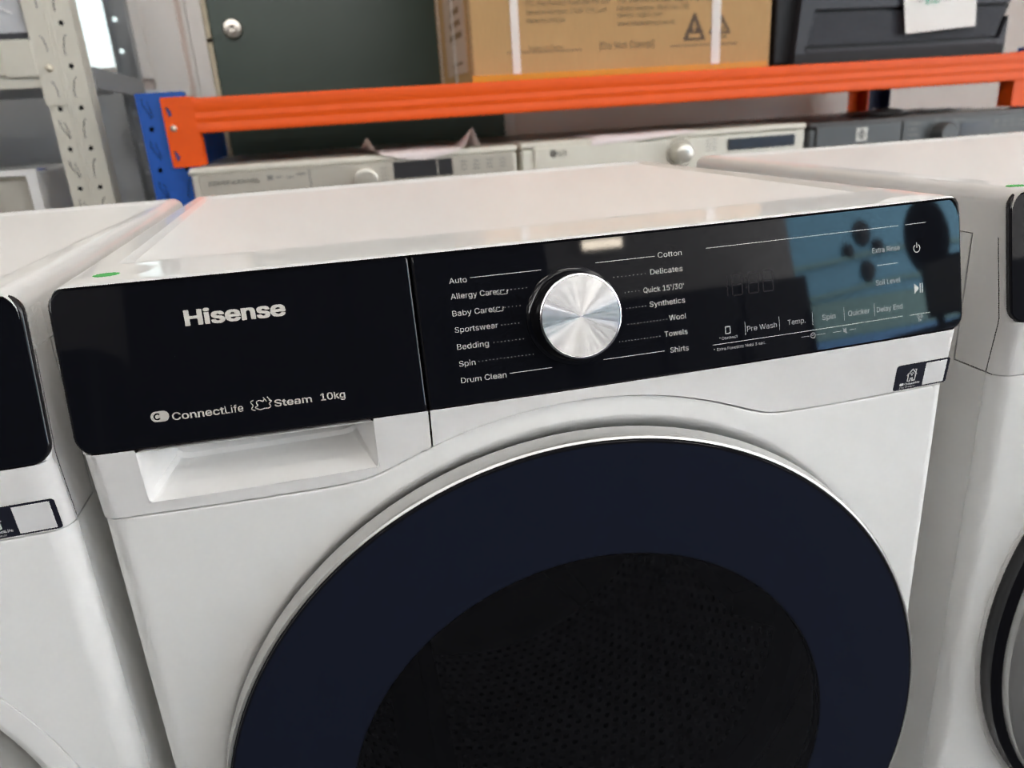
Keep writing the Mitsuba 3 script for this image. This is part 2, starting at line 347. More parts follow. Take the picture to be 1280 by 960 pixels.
# ---- fascia shell (white plastic, wraps round the sides), drawer front
def fascia_mesh():
    a = np.linspace(0, np.pi / 2, 8)
    def column(x, z):                           # front point with rounded ends, behind the glass
        back = np.where(z > PZ0 + .0006, .0030, 0.0); r = np.where(z > PZ0 + .0006, .004, FR)
        e = np.clip(np.minimum(x - FX0, FX1 - x), 0, r)
        return front_y(z) + bow(np.clip(x, 0, W)) + r - np.sqrt(np.maximum(r ** 2 - (r - e) ** 2, 0)) + back
    nz = 30
    parts = []
    def block(xs, zlo_f, zhi_f, side=None, flange=True):
        P = []
        for x in xs:
            z0, z1 = float(zlo_f(x)), float(zhi_f(x))
            zz = np.unique(np.concatenate([np.linspace(z0, z1, nz), [min(max(PZ0, z0), z1), min(max(PZ0 + .0012, z0), z1)]])) if False else np.linspace(z0, z1, nz)
            col = np.stack([np.full(nz, x), column(np.full(nz, x), zz), zz], -1)
            if flange: col = np.concatenate([col[:1] + [0, .009, 0], col])
            P.append(col)
        return grid(np.array(P))
    xl = np.concatenate([FX0 + FR - FR * np.cos(a)])
    xr = np.concatenate([FX1 - FR + FR * np.sin(a)])
    lowf = lambda x: seam(np.clip(x, 0, W)) + .0006
    top = lambda x: min(.8478, ZT - .0004 + shoulder(x))
    # lower white band, right of the drawer; then the carrier behind the glass
    mid = np.linspace(.2003, FX1 - FR, 110)
    parts.append(block(np.concatenate([mid, xr[1:]]), lowf, lambda x: PZ0 + .0004))
    parts.append(block(np.concatenate([mid, xr[1:]]), lambda x: PZ0 + .0008, top, flange=False))
    parts.append(block(xl[:7], lowf, lambda x: PZ0 + .0004)); parts.append(block(xl, lambda x: PZ0 + .0008, top, flange=False))
    # sides
    for X, xe in ((FX0, FX0), (FX1, FX1)):
        zz = np.linspace(ZS + .0006, ZT - .0129, 24); y0 = column(np.full(24, xe), zz)
        ym = front_y(zz) + .0130
        parts.append(grid([[(X, ym[i] - .0004 + (y0[i] - ym[i] + .0004) * (1 - t), zz[i]) for t in (0, .5, 1)] for i in range(24)]))
        parts.append(grid([[(X, ym[i] + .0004 + (FYB - ym[i] - .0004) * t, zz[i]) for t in (0, .33, .66, 1)] for i in range(24)]))
    # top return under the lid's front edge
    xs = np.linspace(FX0 + .0125, FX1 - .0125, 60)
    parts.append(grid([[(x, float(column(x, .8478)) , .8478), (x, .06, .8478)] for x in xs]))
    return cat(*parts), column
fm, fcol = fascia_mesh()
share('fascia', fm, 'white_plastic', 30)
DRX0, DRX1 = .0012, .1992
def drawer_front():
    def y(x, z): return front_y(z) + bow(x)
    A = [(.0293, .7185), (.1656, .7205)]      # pocket bottom, front
    B = [(.0293, .7528), (.1662, .7528)]      # pocket top
    out = []
    ZTOP = PZ0 + .0004
    def patch(xs, zlo, zhi, n=12, fl=False):
        P = []
        for x in xs:
            zz = np.linspace(zlo(x), zhi(x), n); col = np.stack([np.full(n, x), y(x, zz), zz], -1)
            if fl: col = np.concatenate([col[:1] + [0, .009, 0], col])
            P.append(col)
        return grid(np.array(P))
    lowf = lambda x: float(seam(x)) + .0006
    pb = lambda x: A[0][1] + (A[1][1] - A[0][1]) * (x - A[0][0]) / (A[1][0] - A[0][0])
    xl, xm, xr = np.linspace(FX0 + FR * .6 - .006, A[0][0], 10), np.linspace(A[0][0], A[1][0], 30), np.linspace(A[1][0], DRX1, 10)
    xl = np.linspace(.0012, A[0][0], 16)
    def yl(x): return fcol(np.asarray(x), np.asarray(.73)) - front_y(.73)
    y0 = y
    def y(x, z):                                # follow the rounded corner at the left end
        e = np.clip(x - FX0, 0, FR); return front_y(z) + bow(x) + FR - np.sqrt(np.maximum(FR ** 2 - (FR - e) ** 2, 0))
    out += [patch(xl, lowf, lambda x: ZTOP, fl=True), patch(xm, lowf, pb, 4, fl=True), patch(xr, lowf, lambda x: ZTOP, fl=True)]
    # right end return into the gap
    zz = np.linspace(lowf(DRX1), ZTOP, 8); out.append(grid([[(DRX1, float(y(DRX1, z)), z), (DRX1, float(y(DRX1, z)) + .01, z)] for z in zz]))
    # pocket: rim loop with a small round-over, then sloping walls to the deep floor line
    n = 24
    def loop(ix, iz_b, iz_t, dy, r):
        x0, x1 = A[0][0] + ix, A[1][0] - ix * .8
        zb0, zb1, zt = A[0][1] + iz_b, A[1][1] + iz_b, B[0][1] + iz_t
        pts = [(x0, zt)] + [(x0, zb0 + (zt - zb0) * t) for t in np.linspace(.85, .15, 5)]
        pts += [(x0 + r * .12, zb0 + r * .35), (x0 + r * .35, zb0 + r * .12)] + [(x0 + r + (x1 - x0 - 2 * r) * t, zb0 + (zb1 - zb0) * t) for t in np.linspace(0, 1, 20)] + [(x1 - r * .35, zb1 + r * .12), (x1 - r * .12, zb1 + r * .35)]
        pts += [(x1, zb1 + (zt - zb1) * t) for t in np.linspace(.15, .85, 5)] + [(x1, zt)]
        pts += [(x1 + (x0 - x1) * t, zt) for t in np.linspace(.05, .95, 14)]
        return np.array([(px, float(y(px, pz)) + dy, pz) for px, pz in pts])
    Ls = [loop(0, 0, 0, 0, .004), loop(.0007, .0003, 0, .0006, .004), loop(.0014, .0008, 0, .0022, .004), loop(.013, .011, 0, .036, .008), loop(.014, .014, 0, .038, .008)]
    out.append(grid(np.stack(Ls, 1), closed_u=True))
    L = Ls[-1]; c = L.mean(0); out.append(grid(np.stack([L, np.repeat(c[None], len(L), 0)], 1), closed_u=True))
    # fill the corners between square rim and round loop
    for (px, pz), i in (((A[0][0], A[0][1]), slice(5, 9)), ((A[1][0], A[1][1]), slice(27, 31))):
        q = Ls[0][i]; cpt = np.array([px, float(y(px, pz)), pz]); out.append(grid(np.stack([q, np.repeat(cpt[None], len(q), 0)], 1)))
    # carrier behind the glass
    xs = np.linspace(.0012, DRX1, 40); out.append(grid([[(x, float(front_y(z) + bow(x)) + .003, z) for z in np.linspace(PZ0 + .0008, min(.8478, ZT - .0004 + shoulder(x)), 20)] for x in xs]))
    return cat(*out)
share('detergent_drawer', drawer_front(), 'white_plastic', 30)
gl, ge = glass_slab(-.0018, DRX1, PZ0, PZ1, .0112, 0, 60); share('drawer_panel', gl, 'black_glass', True); share('drawer_panel_edge', ge, 'black_bezel', 50)
gl, ge = glass_slab(.2001, W + .0025, PZ0, PZ1, 0, .0112, 110); share('control_panel', gl, 'black_glass', True); share('control_panel_edge', ge, 'black_bezel', 50)

# ---- top: glossy frame with a bowed front, textured worktop let into it
def lid_meshes(inset_l=(.0247, .0170), inset_r=(.0226, .0110)):
    prof_x = SHOULDER
    XL = [p[0] for p in prof_x]; DZ = [p[1] for p in prof_x]
    n1 = len(XL)
    ins = [(0, 0), (.0007, .0004), (.0018, .0001), (.0060, -.0028)]          # the ramp down to the worktop
    ts = np.linspace(0, 1, 40)
    yf = lambda x: float(bow(x)) + .0125
    yi = lambda x: float(bow(x)) * 1.0 + .0705
    rows = [('f', .0, -.0018), ('f', .0006, -.0006), ('f', .0022, 0)] + [('f', t, 0) for t in (.02, .04)] + [('i', d, dz) for d, dz in ins] + [('b', t, -.0028) for t in np.linspace(0, 1, 24)[1:-1]] + \
           [('e', -.016 - .0060 + d, dz) for d, dz in ((0, -.0028), (.0010, -.0026), (.0052, -.0002), (.0060, 0))] + [('e', -.006, 0), ('e', -.0025, -.0009), ('e', -.0008, -.003), ('e', 0, -.006), ('e', 0, -.0355)]
    ncol_mid = 46
    frame, inner = [], []
    colspec = []
    for p in range(n1): colspec.append(('L', p))
    for k in range(4): colspec.append(('l', k))
    for t in np.linspace(0, 1, ncol_mid)[1:-1]: colspec.append(('m', t))
    for k in range(3, -1, -1): colspec.append(('r', k))
    for p in range(n1 - 1, -1, -1): colspec.append(('R', p))
    P = np.zeros((len(colspec), len(rows), 3)); inn = np.zeros((len(colspec), len(rows)), bool)
    for j, (kind, v, dz) in enumerate(rows):
        for i, (ck, cv) in enumerate(colspec):
            # y first needs x; use a fractional depth to place the insets
            fy = {'f': 0, 'i': .1, 'b': .1 + .86 * (v if kind == 'b' else 0), 'e': .97}[kind]
            il, ir = inset_l[0] + (inset_l[1] - inset_l[0]) * fy, W - (inset_r[0] + (inset_r[1] - inset_r[0]) * fy)
            if ck == 'L': x, dx = XL[cv], DZ[cv]
            elif ck == 'R': x, dx = W - XL[cv], DZ[cv]
            elif ck == 'l': x, dx = il + ins[cv][0], ins[cv][1]
            elif ck == 'r': x, dx = ir - ins[cv][0], ins[cv][1]
            else: x, dx = il + .006 + (ir - il - .012) * cv, -.0028
            y = {'f': lambda: yf(x) + v, 'i': lambda: yi(x) + v, 'b': lambda: (yi(x) + .006) + (DEPTH - .022 - yi(x) - .006) * v, 'e': lambda: DEPTH + v}[kind]()
            outer = ck in 'LR'
            in_y = kind in 'ib' or (kind == 'e' and v <= -.0158)
            if outer: z = min(dx, dz if kind in 'fe' and not in_y else 0)
            elif not in_y: z = dz
            else: z = max(dx, dz)
            P[i, j] = (x, y, ZT + z + PITCH * max(y, 0) / DEPTH)
            inn[i, j] = ck == 'm' and (kind == 'b')
    full = grid(P)
    # faces whose four corners sit on the low worktop belong to the worktop
    low = np.zeros((P.shape[0], P.shape[1]), bool)
    for i, (ck, cv) in enumerate(colspec):
        for j, (kind, v, dz) in enumerate(rows):
            low[i, j] = (ck == 'm' or (ck in 'lr' and cv == 3)) and (kind == 'b' or (kind in 'ie' and dz <= -.0028 and (kind == 'i' or v < -.01)))
    fl = low.reshape(-1)[full.faces].all(1)
    a = trimesh.Trimesh(full.vertices, full.faces[~fl], process=False); b = trimesh.Trimesh(full.vertices, full.faces[fl], process=False)
    a.remove_unreferenced_vertices(); b.remove_unreferenced_vertices()
    return a, b
la, lb = lid_meshes()
share('top_frame', la, 'white_gloss', 40); share('worktop', lb, 'worktop_white', 40)

# ---- door of the washer, turned about its own axis (local y = 0 is the glass rim plane)
DTILT = trimesh.transformations.rotation_matrix(-.0379, (0, 0, 1)) @ trimesh.transformations.rotation_matrix(-.0150, (1, 0, 0))
DM = trimesh.transformations.translation_matrix((.2962, -.0368, .4637)) @ DTILT
def dome(r, R=.2600, h=.0030): return -h * (1 - (r / R) ** 2)
R0 = .2609
share('door_ring', xf(lathe([(R0 + .0001, .0030), (R0 + .0002, .0006), (R0 + .0008, .0001), (R0 + .0022, .0008), (R0 + .0032, .0030), (R0 + .0042, .0135), (R0 + .0036, .0152), (R0 - .002, .0158)], 160), DM), 'silver_trim', 35)
share('door_back_ring', xf(lathe([(R0 - .002, .0158), (R0 - .007, .0165), (R0 - .012, .021), (R0 - .014, .034), (.215, .036), (.19, .020), (.184, .006)], 128), DM), 'black_plastic', 35)
share('door_glass_rim', xf(lathe([(R0 - .0022, dome(R0 - .0022) - .0006), (R0 - .0008, -.0006), (R0 - .0001, .0004), (R0, .003)], 160), DM), 'black_bezel', 50)
IR = .1800
share('door_glass', xf(lathe([(r, dome(r) - .0006) for r in np.linspace(IR, R0 - .0022, 24)], 160), DM), 'navy_glass', True)
share('door_window', xf(lathe([(r, dome(r) - .0006) for r in np.linspace(.0001, IR, 20)], 128), DM), 'smoked_glass', True)
share('door_window_edge', xf(lathe([(IR - .0012, dome(IR) + .0002), (IR + .001, dome(IR) + .0002), (IR + .001, .006), (IR - .0012, .006)], 128), DM), 'black_bezel', 30)
share('gasket', lathe([(.2430, .052), (.235, .046), (.222, .040), (.214, .044), (.212, .055), (.222, .064), (.214, .074)], 96, (DCX, 0, DCZ)), 'rubber_grey', 40)
nd = 128; ad = np.linspace(0, 2 * np.pi, nd + 1); yd = np.linspace(.075, .40, 30)
Pd = np.stack([DCX + .236 * np.cos(ad)[:, None] + 0 * yd, np.repeat(yd[None], nd + 1, 0), DCZ + .236 * np.sin(ad)[:, None] + 0 * yd], -1)
uvd = np.stack(np.broadcast_arrays(ad[:, None] / (2 * np.pi), ((yd - .075) / .325)[None]), -1).reshape(-1, 2)
share('drum', grid(Pd), 'drum_steel', True, uv=uvd)
prof = [(0.001, .375), (.03, .375), (.05, .385), (.10, .392), (.20, .395), (.236, .400)]
share('drum_back', cat(lathe(prof, 64, (DCX, 0, DCZ)), *[xf(bx(-.012, .012, .378, .392, .04, .22, .004), trimesh.transformations.translation_matrix((DCX, 0, DCZ)) @ trimesh.transformations.rotation_matrix(k * 2 * np.pi / 3 + .4, (0, 1, 0))) for k in range(3)]), 'steel', 35)
share('drum_paddle', xf(trimesh.convex.convex_hull(np.array([(s * w, y, -.236 + h) for y, w, h in ((.09, .03, -.006), (.39, .03, -.006), (.11, .012, .045), (.36, .012, .05)) for s in (-1, 1)])), np.eye(4)), 'rubber_grey', 30)
# ---- round-ringed door of the two neighbours
share('round_door_ring', lathe([(.2705, .006), (.2702, -.008), (.2690, -.0125), (.266, -.0150), (.2615, -.0165)], 160, (DCX, 0, DCZ)), 'black_bezel', 35)
share('round_door_trim', lathe([(.2612, -.006), (.2612, -.0180), (.2600, -.0225), (.2570, -.0250), (.2480, -.0290), (.2462, -.0285), (.2455, -.026)], 160, (DCX, 0, DCZ)), 'silver_trim', 35)
share('small_door_ring', lathe([(.2380, .03), (.2378, .004), (.2360, -.002), (.226, -.004), (.222, -.002)], 128, (DCX, 0, DCZ)), 'silver_trim', 35)
share('small_door_glass', lathe([(r, -.002 - .004 * (1 - (r / .2225) ** 2)) for r in np.linspace(.0001, .2225, 20)], 96, (DCX, 0, DCZ)), 'navy_glass', True)
share('round_door_glass', lathe([(r, -.027 - .004 * (1 - (r / .2456) ** 2)) for r in np.linspace(.0001, .2456, 30)], 128, (DCX, 0, DCZ)), 'navy_glass', True)

# ---- selector knob, on the panel normal
KX, KZ, KP = .2983, .8008, .0158
tilt = math.atan(SL)
KM = trimesh.transformations.translation_matrix((KX, float(front_y(KZ) + bow(KX)), KZ)) @ trimesh.transformations.rotation_matrix(-tilt, (1, 0, 0))
KR = .0263
share('knob_collar', xf(lathe([(.0312, .0), (.0310, -.0012), (.0296, -.0020), (.0285, -.0022)], 96), KM), 'black_glass', 30)
share('knob_body', xf(lathe([(.0285, -.0020), (.0280, -.0035), (.0268, -.0060), (.0264, -.0120), (KR, -KP + .0012)], 96), KM), 'knob_black', 40)
share('knob_rim', xf(lathe([(KR, -KP + .0012), (KR + .0001, -KP + .0004), (KR - .0006, -KP), (KR - .0012, -KP + .0001)], 128), KM), 'knob_rim', 40)
na = 360; aa = np.linspace(0, 2 * np.pi, na + 1); rr_ = np.linspace(.00003, KR - .0011, 12)
kr = np.random.RandomState(3); wob = np.interp(aa, np.linspace(0, 2 * np.pi, 73), np.r_[kr.normal(0, 1, 72), 0])
wob[-1] = wob[0]
disp = -KP + .0002 + 2.2e-5 * wob[:, None] * (rr_ / KR)[None]
Pk = np.stack([np.cos(aa)[:, None] * rr_, disp, np.sin(aa)[:, None] * rr_], -1)
uvk = np.stack(np.broadcast_arrays(aa[:, None] / (2 * np.pi), (rr_ / KR)[None]), -1).reshape(-1, 2)
share('knob_face', xf(grid(Pk), KM), 'knob_metal', True, uv=uvk)

# ---- label with the little house
def lower_pt(x, z, off): return np.stack([x, front_y(z) + bow(x) - off, z], -1)
def on_front(poly, off, d=.0001):
    m2 = cat(*[trimesh.creation.extrude_polygon(g, d, engine='earcut') for g in getattr(poly, 'geoms', [poly])])
    mm = m3.Manifold(m3.Mesh(np.asarray(m2.vertices, np.float32), np.asarray(m2.faces, np.uint32))) if False else m2
    v = mm.vertices; return trimesh.Trimesh(lower_pt(v[:, 0], v[:, 1], off + v[:, 2]), mm.faces, process=False)
def rrect(x0, z0, x1, z1, r): return sbox(x0 + r, z0 + r, x1 - r, z1 - r).buffer(r, quad_segs=6)
LX0, LX1, LZ0, LZ1 = .5457, .5945, .7119, .7323
def seg(poly, n=10):      # slice a polygon in strips so that it follows the bow
    x0, z0, x1, z1 = poly.bounds; e = np.linspace(x0, x1, n + 1)
    g = [poly.intersection(sbox(a, z0 - 1, b, z1 + 1)) for a, b in zip(e[:-1], e[1:])]
    out = []
    for q in g:
        if q.is_empty: continue
        out += [p for p in getattr(q, 'geoms', [q]) if p.geom_type == 'Polygon']
    from shapely.geometry import MultiPolygon
    return MultiPolygon(out)
lab_poly = rrect(LX0, LZ0, LX1, LZ1, .0022)
share('label', on_front(seg(lab_poly), .0001, .00012), 'label_black')
share('label_square', on_front(seg(sbox(.5722, .7129, .5917, .7309)), .00024, .00006), 'label_white')
hx, hz = .5607, .7225
house = unary_union([stroke([(hx - .0042, hz + .0008), (hx, hz + .0052), (hx + .0042, hz + .0008)], .0008), stroke([(hx - .0033, hz + .001), (hx - .0033, hz - .0042), (hx - .001, hz - .0042), (hx - .001, hz - .002), (hx + .001, hz - .002), (hx + .001, hz - .0042), (hx + .0033, hz - .0042), (hx + .0033, hz + .001)], .0008),
                     stroke([(hx + .0022, hz + .0048), (hx + .0034, hz + .0048), (hx + .0034, hz + .0022)], .0006), Point(hx, hz + .0006).buffer(.0007), stroke([(hx - .0016, hz + .0016), (hx, hz + .0024), (hx + .0016, hz + .0016)], .0005)])
def label_words():
    ms = []
    for t, x0, x1, z, cap, b in (('ConnectLife', .5555, .5693, .7153, .0017, True), ('SMART APPLIANCES', .5512, .5655, .7130, .00105, False)):
        m2 = meshkit.text_mesh(t, cap, .00006, b); v = m2.vertices.copy(); a, c = v[:, 0].min(), v[:, 0].max(); v[:, 0] = x0 + (v[:, 0] - a) * (x1 - x0) / (c - a)
        ms.append(trimesh.Trimesh(lower_pt(v[:, 0], v[:, 1] + z, .00024 + v[:, 2]), m2.faces, process=False))
    ms.append(on_front(stroke([(.5520, .7162), (.5536, .7162)], .0022), .00024, .00006))
    return cat(*ms)
share('label_house', on_front(house, .00024, .00006), 'label_white'); share('label_words', label_words(), 'label_white')
share('green_dot', xf(slab(affinity.scale(Point(0, 0).buffer(.0072, quad_segs=12), 1, .85), 0, .0002), trimesh.transformations.translation_matrix((0, 0, 0))), 'green_sticker')

TEXTS = [('Auto', (221.87, 828.7), (232.75, 828.7), 3.2), ('Allergy Care', (221.73, 819.4), (250.48, 819.4), 3.3), ('Baby Care', (221.42, 809.2), (246.53, 809.2), 3.3), ('Sportswear', (221.69, 799.3), (248.89, 799.3), 3.3),
         ('Bedding', (221.83, 789.0), (241.81, 789.0), 3.35), ('Spin', (221.8, 778.7), (232.03, 778.7), 3.35), ('Drum Clean', (221.8, 768.5), (250.65, 768.5), 3.35),
         ('Cotton', (359.0, 830.4), (375.93, 830.4), 3.25), ('Delicates', (352.84, 820.4), (375.62, 820.4), 3.3), ("Quick 15'/30'", (347.04, 809.4), (375.6, 809.4), 3.3), ('Synthetics', (350.5, 800.2), (375.7, 800.2), 3.35),
         ('Wool', (363.42, 790.0), (375.74, 790.0), 3.35), ('Towels', (359.24, 779.9), (375.72, 779.9), 3.4), ('Shirts', (362.34, 769.2), (375.56, 769.2), 3.4)]
SMALL = [('*Connect', (398.46, 772.7), (412.18, 772.7), 1.95), ('Pre Wash', (419.68, 775.8), (442.57, 775.8), 3.4), ('Temp.', (451.02, 776.0), (465.2, 776.0), 3.4), ('Spin', (478.61, 775.9), (489.41, 775.9), 3.45),
         ('Quicker', (499.94, 775.9), (518.0, 775.9), 3.5), ('Delay End', (523.93, 775.5), (546.05, 775.5), 3.5), ('* Extra Function: Hold 3 sec.', (393.67, 765.8), (433.14, 765.8), 1.95), ('Extra Rinse', (522.32, 816.3), (545.68, 816.3), 3.45), ('Soil Level', (524.12, 794.0), (545.11, 794.0), 3.5)]
LINES = [((235.06, 831.0), (280.17, 831.0)), ((252.92, 770.6), (280.68, 770.6)), ((316.24, 831.6), (356.74, 831.6)), ((315.28, 771.0), (358.26, 771.0)), ((393.36, 770.1), (545.79, 770.1)), ((393.55, 832.9), (544.94, 832.9)), ((551.24, 832.9), (568.95, 832.9)),
         ((525.64, 807.6), (543.41, 807.6)), ((552.12, 769.8), (570.2, 769.8))]
BARS = [(418.3, 782.4, 773.6), (444.6, 782.6, 773.6), (470.9, 782.5, 773.5), (496.6, 782.4, 773.4), (522.0, 782.1, 773.1)]
DOTS = [((259.8, 821.3), (269.56, 821.3), 5), ((254.64, 811.0), (264.25, 811.0), 5), ((251.22, 800.6), (262.18, 800.6), 6), ((245.17, 790.6), (264.09, 790.6), 9), ((234.35, 780.4), (269.27, 780.4), 16), ((327.63, 821.4), (349.25, 821.4), 9), ((334.38, 811.2), (343.93, 811.2), 5),
        ((334.5, 801.2), (347.63, 801.2), 7), ((334.39, 791.0), (361.63, 791.0), 13), ((327.51, 780.8), (355.84, 780.8), 14)]
def mm(pts): return [(a / 1000, b / 1000) for a, b in pts]
def cloud(x0, z0, w, h, lw, small=False):
    c = [(.30, .12), (.22, .30), (.33, .42), (.27, .62), (.40, .80), (.54, .70), (.62, .82)]
    d = [(.30, .12), (.46, .04), (.62, .10), (.78, .08), (.90, .24), (.84, .44), (.95, .60), (.86, .72)]
    e = [(.16, .02), (.02, .22), (.10, .42), (.03, .66), (.14, .86)]
    f = [(.62, .98), (.74, .66)], [(.80, 1.0), (.92, .70)]
    g = [c, d, e] + ([] if small else list(f))
    def sm(q):
        q = np.array(q, float)
        if len(q) < 3: return q
        from scipy.interpolate import CubicSpline
        k = np.arange(len(q)); return CubicSpline(k, q)(np.linspace(0, len(q) - 1, len(q) * 4))
    return unary_union([stroke([(x0 + w * a, z0 + h * b) for a, b in sm(q)], lw) for q in g])

def control_lettering(pk, dk):
    for t, a, b, c in TEXTS: put(pk + '__lettering', word_on_panel(t, a, b, c), 'print_white')
    for t, a, b, c in SMALL: put(pk + '__lettering', word_on_panel(t, a, b, c), 'print_dim')
    for a, b in LINES: put(pk + '__printed_line', poly_on_panel(seg(stroke(mm([a, b]), .00038, 2), 14)), 'print_white')
    for x, z0, z1 in BARS: put(pk + '__divider_line', poly_on_panel(stroke(mm([(x, z0), (x, z1)]), .00036, 2)), 'print_dim')
    for a, b, n in DOTS:
        put(pk + '__dotted_line', poly_on_panel(unary_union([Point((a[0] + (b[0] - a[0]) * k / (n - 1)) / 1000, a[1] / 1000).buffer(.00026, quad_segs=3) for k in range(n)])), 'print_white')
    put(pk + '__steam_symbol', poly_on_panel(cloud(.2508, .8188, .0072, .0036, .00032, True)), 'print_white'); put(pk + '__steam_symbol', poly_on_panel(cloud(.2470, .8088, .0070, .0036, .00032, True)), 'print_white')
    put(pk + '__phone_symbol', poly_on_panel(rrect(.4031, .7760, .4073, .7812, .0006).difference(rrect(.4038, .7768, .4066, .7804, .0003))), 'print_dim')
    arc = [(.56036 + .0027 * math.sin(t), .8158 + .0027 * math.cos(t)) for t in np.linspace(.6, 2 * math.pi - .6, 26)]
    put(pk + '__power_symbol', poly_on_panel(unary_union([stroke(arc, .0006), stroke([(.56036, .8163), (.56036, .8196)], .0006)])), 'print_white')
    put(pk + '__play_pause_symbol', poly_on_panel(unary_union([Polygon([(.5570, .7843), (.5570, .7916), (.5612, .7880)]), sbox(.5618, .7846, .5626, .7914), sbox(.5636, .7846, .5644, .7914)])), 'print_white')
    ring = Point(.47058, .7665).buffer(.0020, quad_segs=8).difference(Point(.47058, .7665).buffer(.0015, quad_segs=8))
    put(pk + '__clock_symbol', poly_on_panel(unary_union([ring, stroke([(.4698, .7665), (.4714, .7669)], .0004), stroke([(.46126, .7665), (.4676, .7665)], .0003), stroke([(.4736, .7665), (.4805, .7665)], .0003)])), 'print_dim')
    put(pk + '__mute_symbol', poly_on_panel(unary_union([stroke([(.48702, .7664), (.4936, .7664)], .0003), stroke([(.5002, .7665), (.5061, .7665)], .0003), Polygon([(.4955, .7655), (.4955, .7673), (.4964, .7673), (.4976, .7684), (.4976, .7644), (.4964, .7655)]).difference(Polygon([(.4962, .7660), (.4962, .7668), (.4971, .7674), (.4971, .7653)])), stroke([(.4951, .7684), (.4984, .7645)], .00035)])), 'print_dim')
    c = (.56106, .7668)
    put(pk + '__child_lock_symbol', poly_on_panel(unary_union([Point(c[0] - .0014, c[1] + .0010).buffer(.0011).difference(Point(c[0] - .0014, c[1] + .0010).buffer(.0007)), Point(c[0] + .0016, c[1] + .0010).buffer(.0011).difference(Point(c[0] + .0016, c[1] + .0010).buffer(.0007)), stroke([(c[0] - .001, c[1]), (c[0] - .0008, c[1] - .0022)], .0005), Point(c[0] + .0006, c[1] - .0014).buffer(.0006)])), 'print_dim')
    segs = []
    for d in range(4):
        x0 = .3995 + d * .0112 + (.001 if d > 1 else 0); w, h, z0 = .0075, .0068, .8005
        for q in ([(0, 0), (w, 0)], [(0, h), (w, h)], [(0, 2 * h), (w, 2 * h)], [(0, 0), (0, h)], [(0, h), (0, 2 * h)], [(w, 0), (w, h)], [(w, h), (w, 2 * h)]):
            (a, b), (e, f) = q; L = math.hypot(e - a, f - b); k = .0007 / L
            if d == 0 and q[0][0] != w: continue
            segs.append(stroke([(x0 + a + (e - a) * k, z0 + b + (f - b) * k), (x0 + e - (e - a) * k, z0 + f - (f - b) * k)], .0009))
    segs += [Point(.4215, .8045).buffer(.0007), Point(.4215, .8105).buffer(.0007)]
    put(pk + '__display_digits', poly_on_panel(unary_union(segs)), 'print_ghost')
    # the drawer side: maker's name, app mark, steam, load
    m2 = cat(*[word_on_panel('Hisense', (68.75 + d, 821.0 + e), (124.05 + d, 821.0 + e), 8.1, True) for d, e in ((-.4, 0), (.4, 0), (0, 0), (0, .2), (-.4, .2), (.4, .2))])
    put(dk + '__lettering', m2, 'print_logo')
    pill = stroke(mm([(44.1, 772.0), (48.2, 772.0)]), .0061).difference(LineString([(.0447 + .0016 * math.cos(t), .7720 + .0016 * math.sin(t)) for t in np.linspace(.9, 2 * math.pi - .9, 16)]).buffer(.00042))
    put(dk + '__app_symbol', poly_on_panel(pill), 'print_logo')
    put(dk + '__lettering', word_on_panel('Connect', (52.66, 769.0), (81.54, 769.0), 4.1, True), 'print_logo'); put(dk + '__lettering', word_on_panel('Life', (82.0, 769.0), (92.28, 769.0), 4.2), 'print_logo')
    put(dk + '__lettering', word_on_panel('Steam', (109.92, 769.35), (131.59, 769.35), 3.9, True), 'print_logo'); put(dk + '__lettering', word_on_panel('10kg', (136.59, 769.45), (151.21, 769.45), 4.0, True), 'print_logo')
    put(dk + '__steam_symbol', poly_on_panel(cloud(.0966, .7685, .0124, .0070, .00055)), 'print_logo')

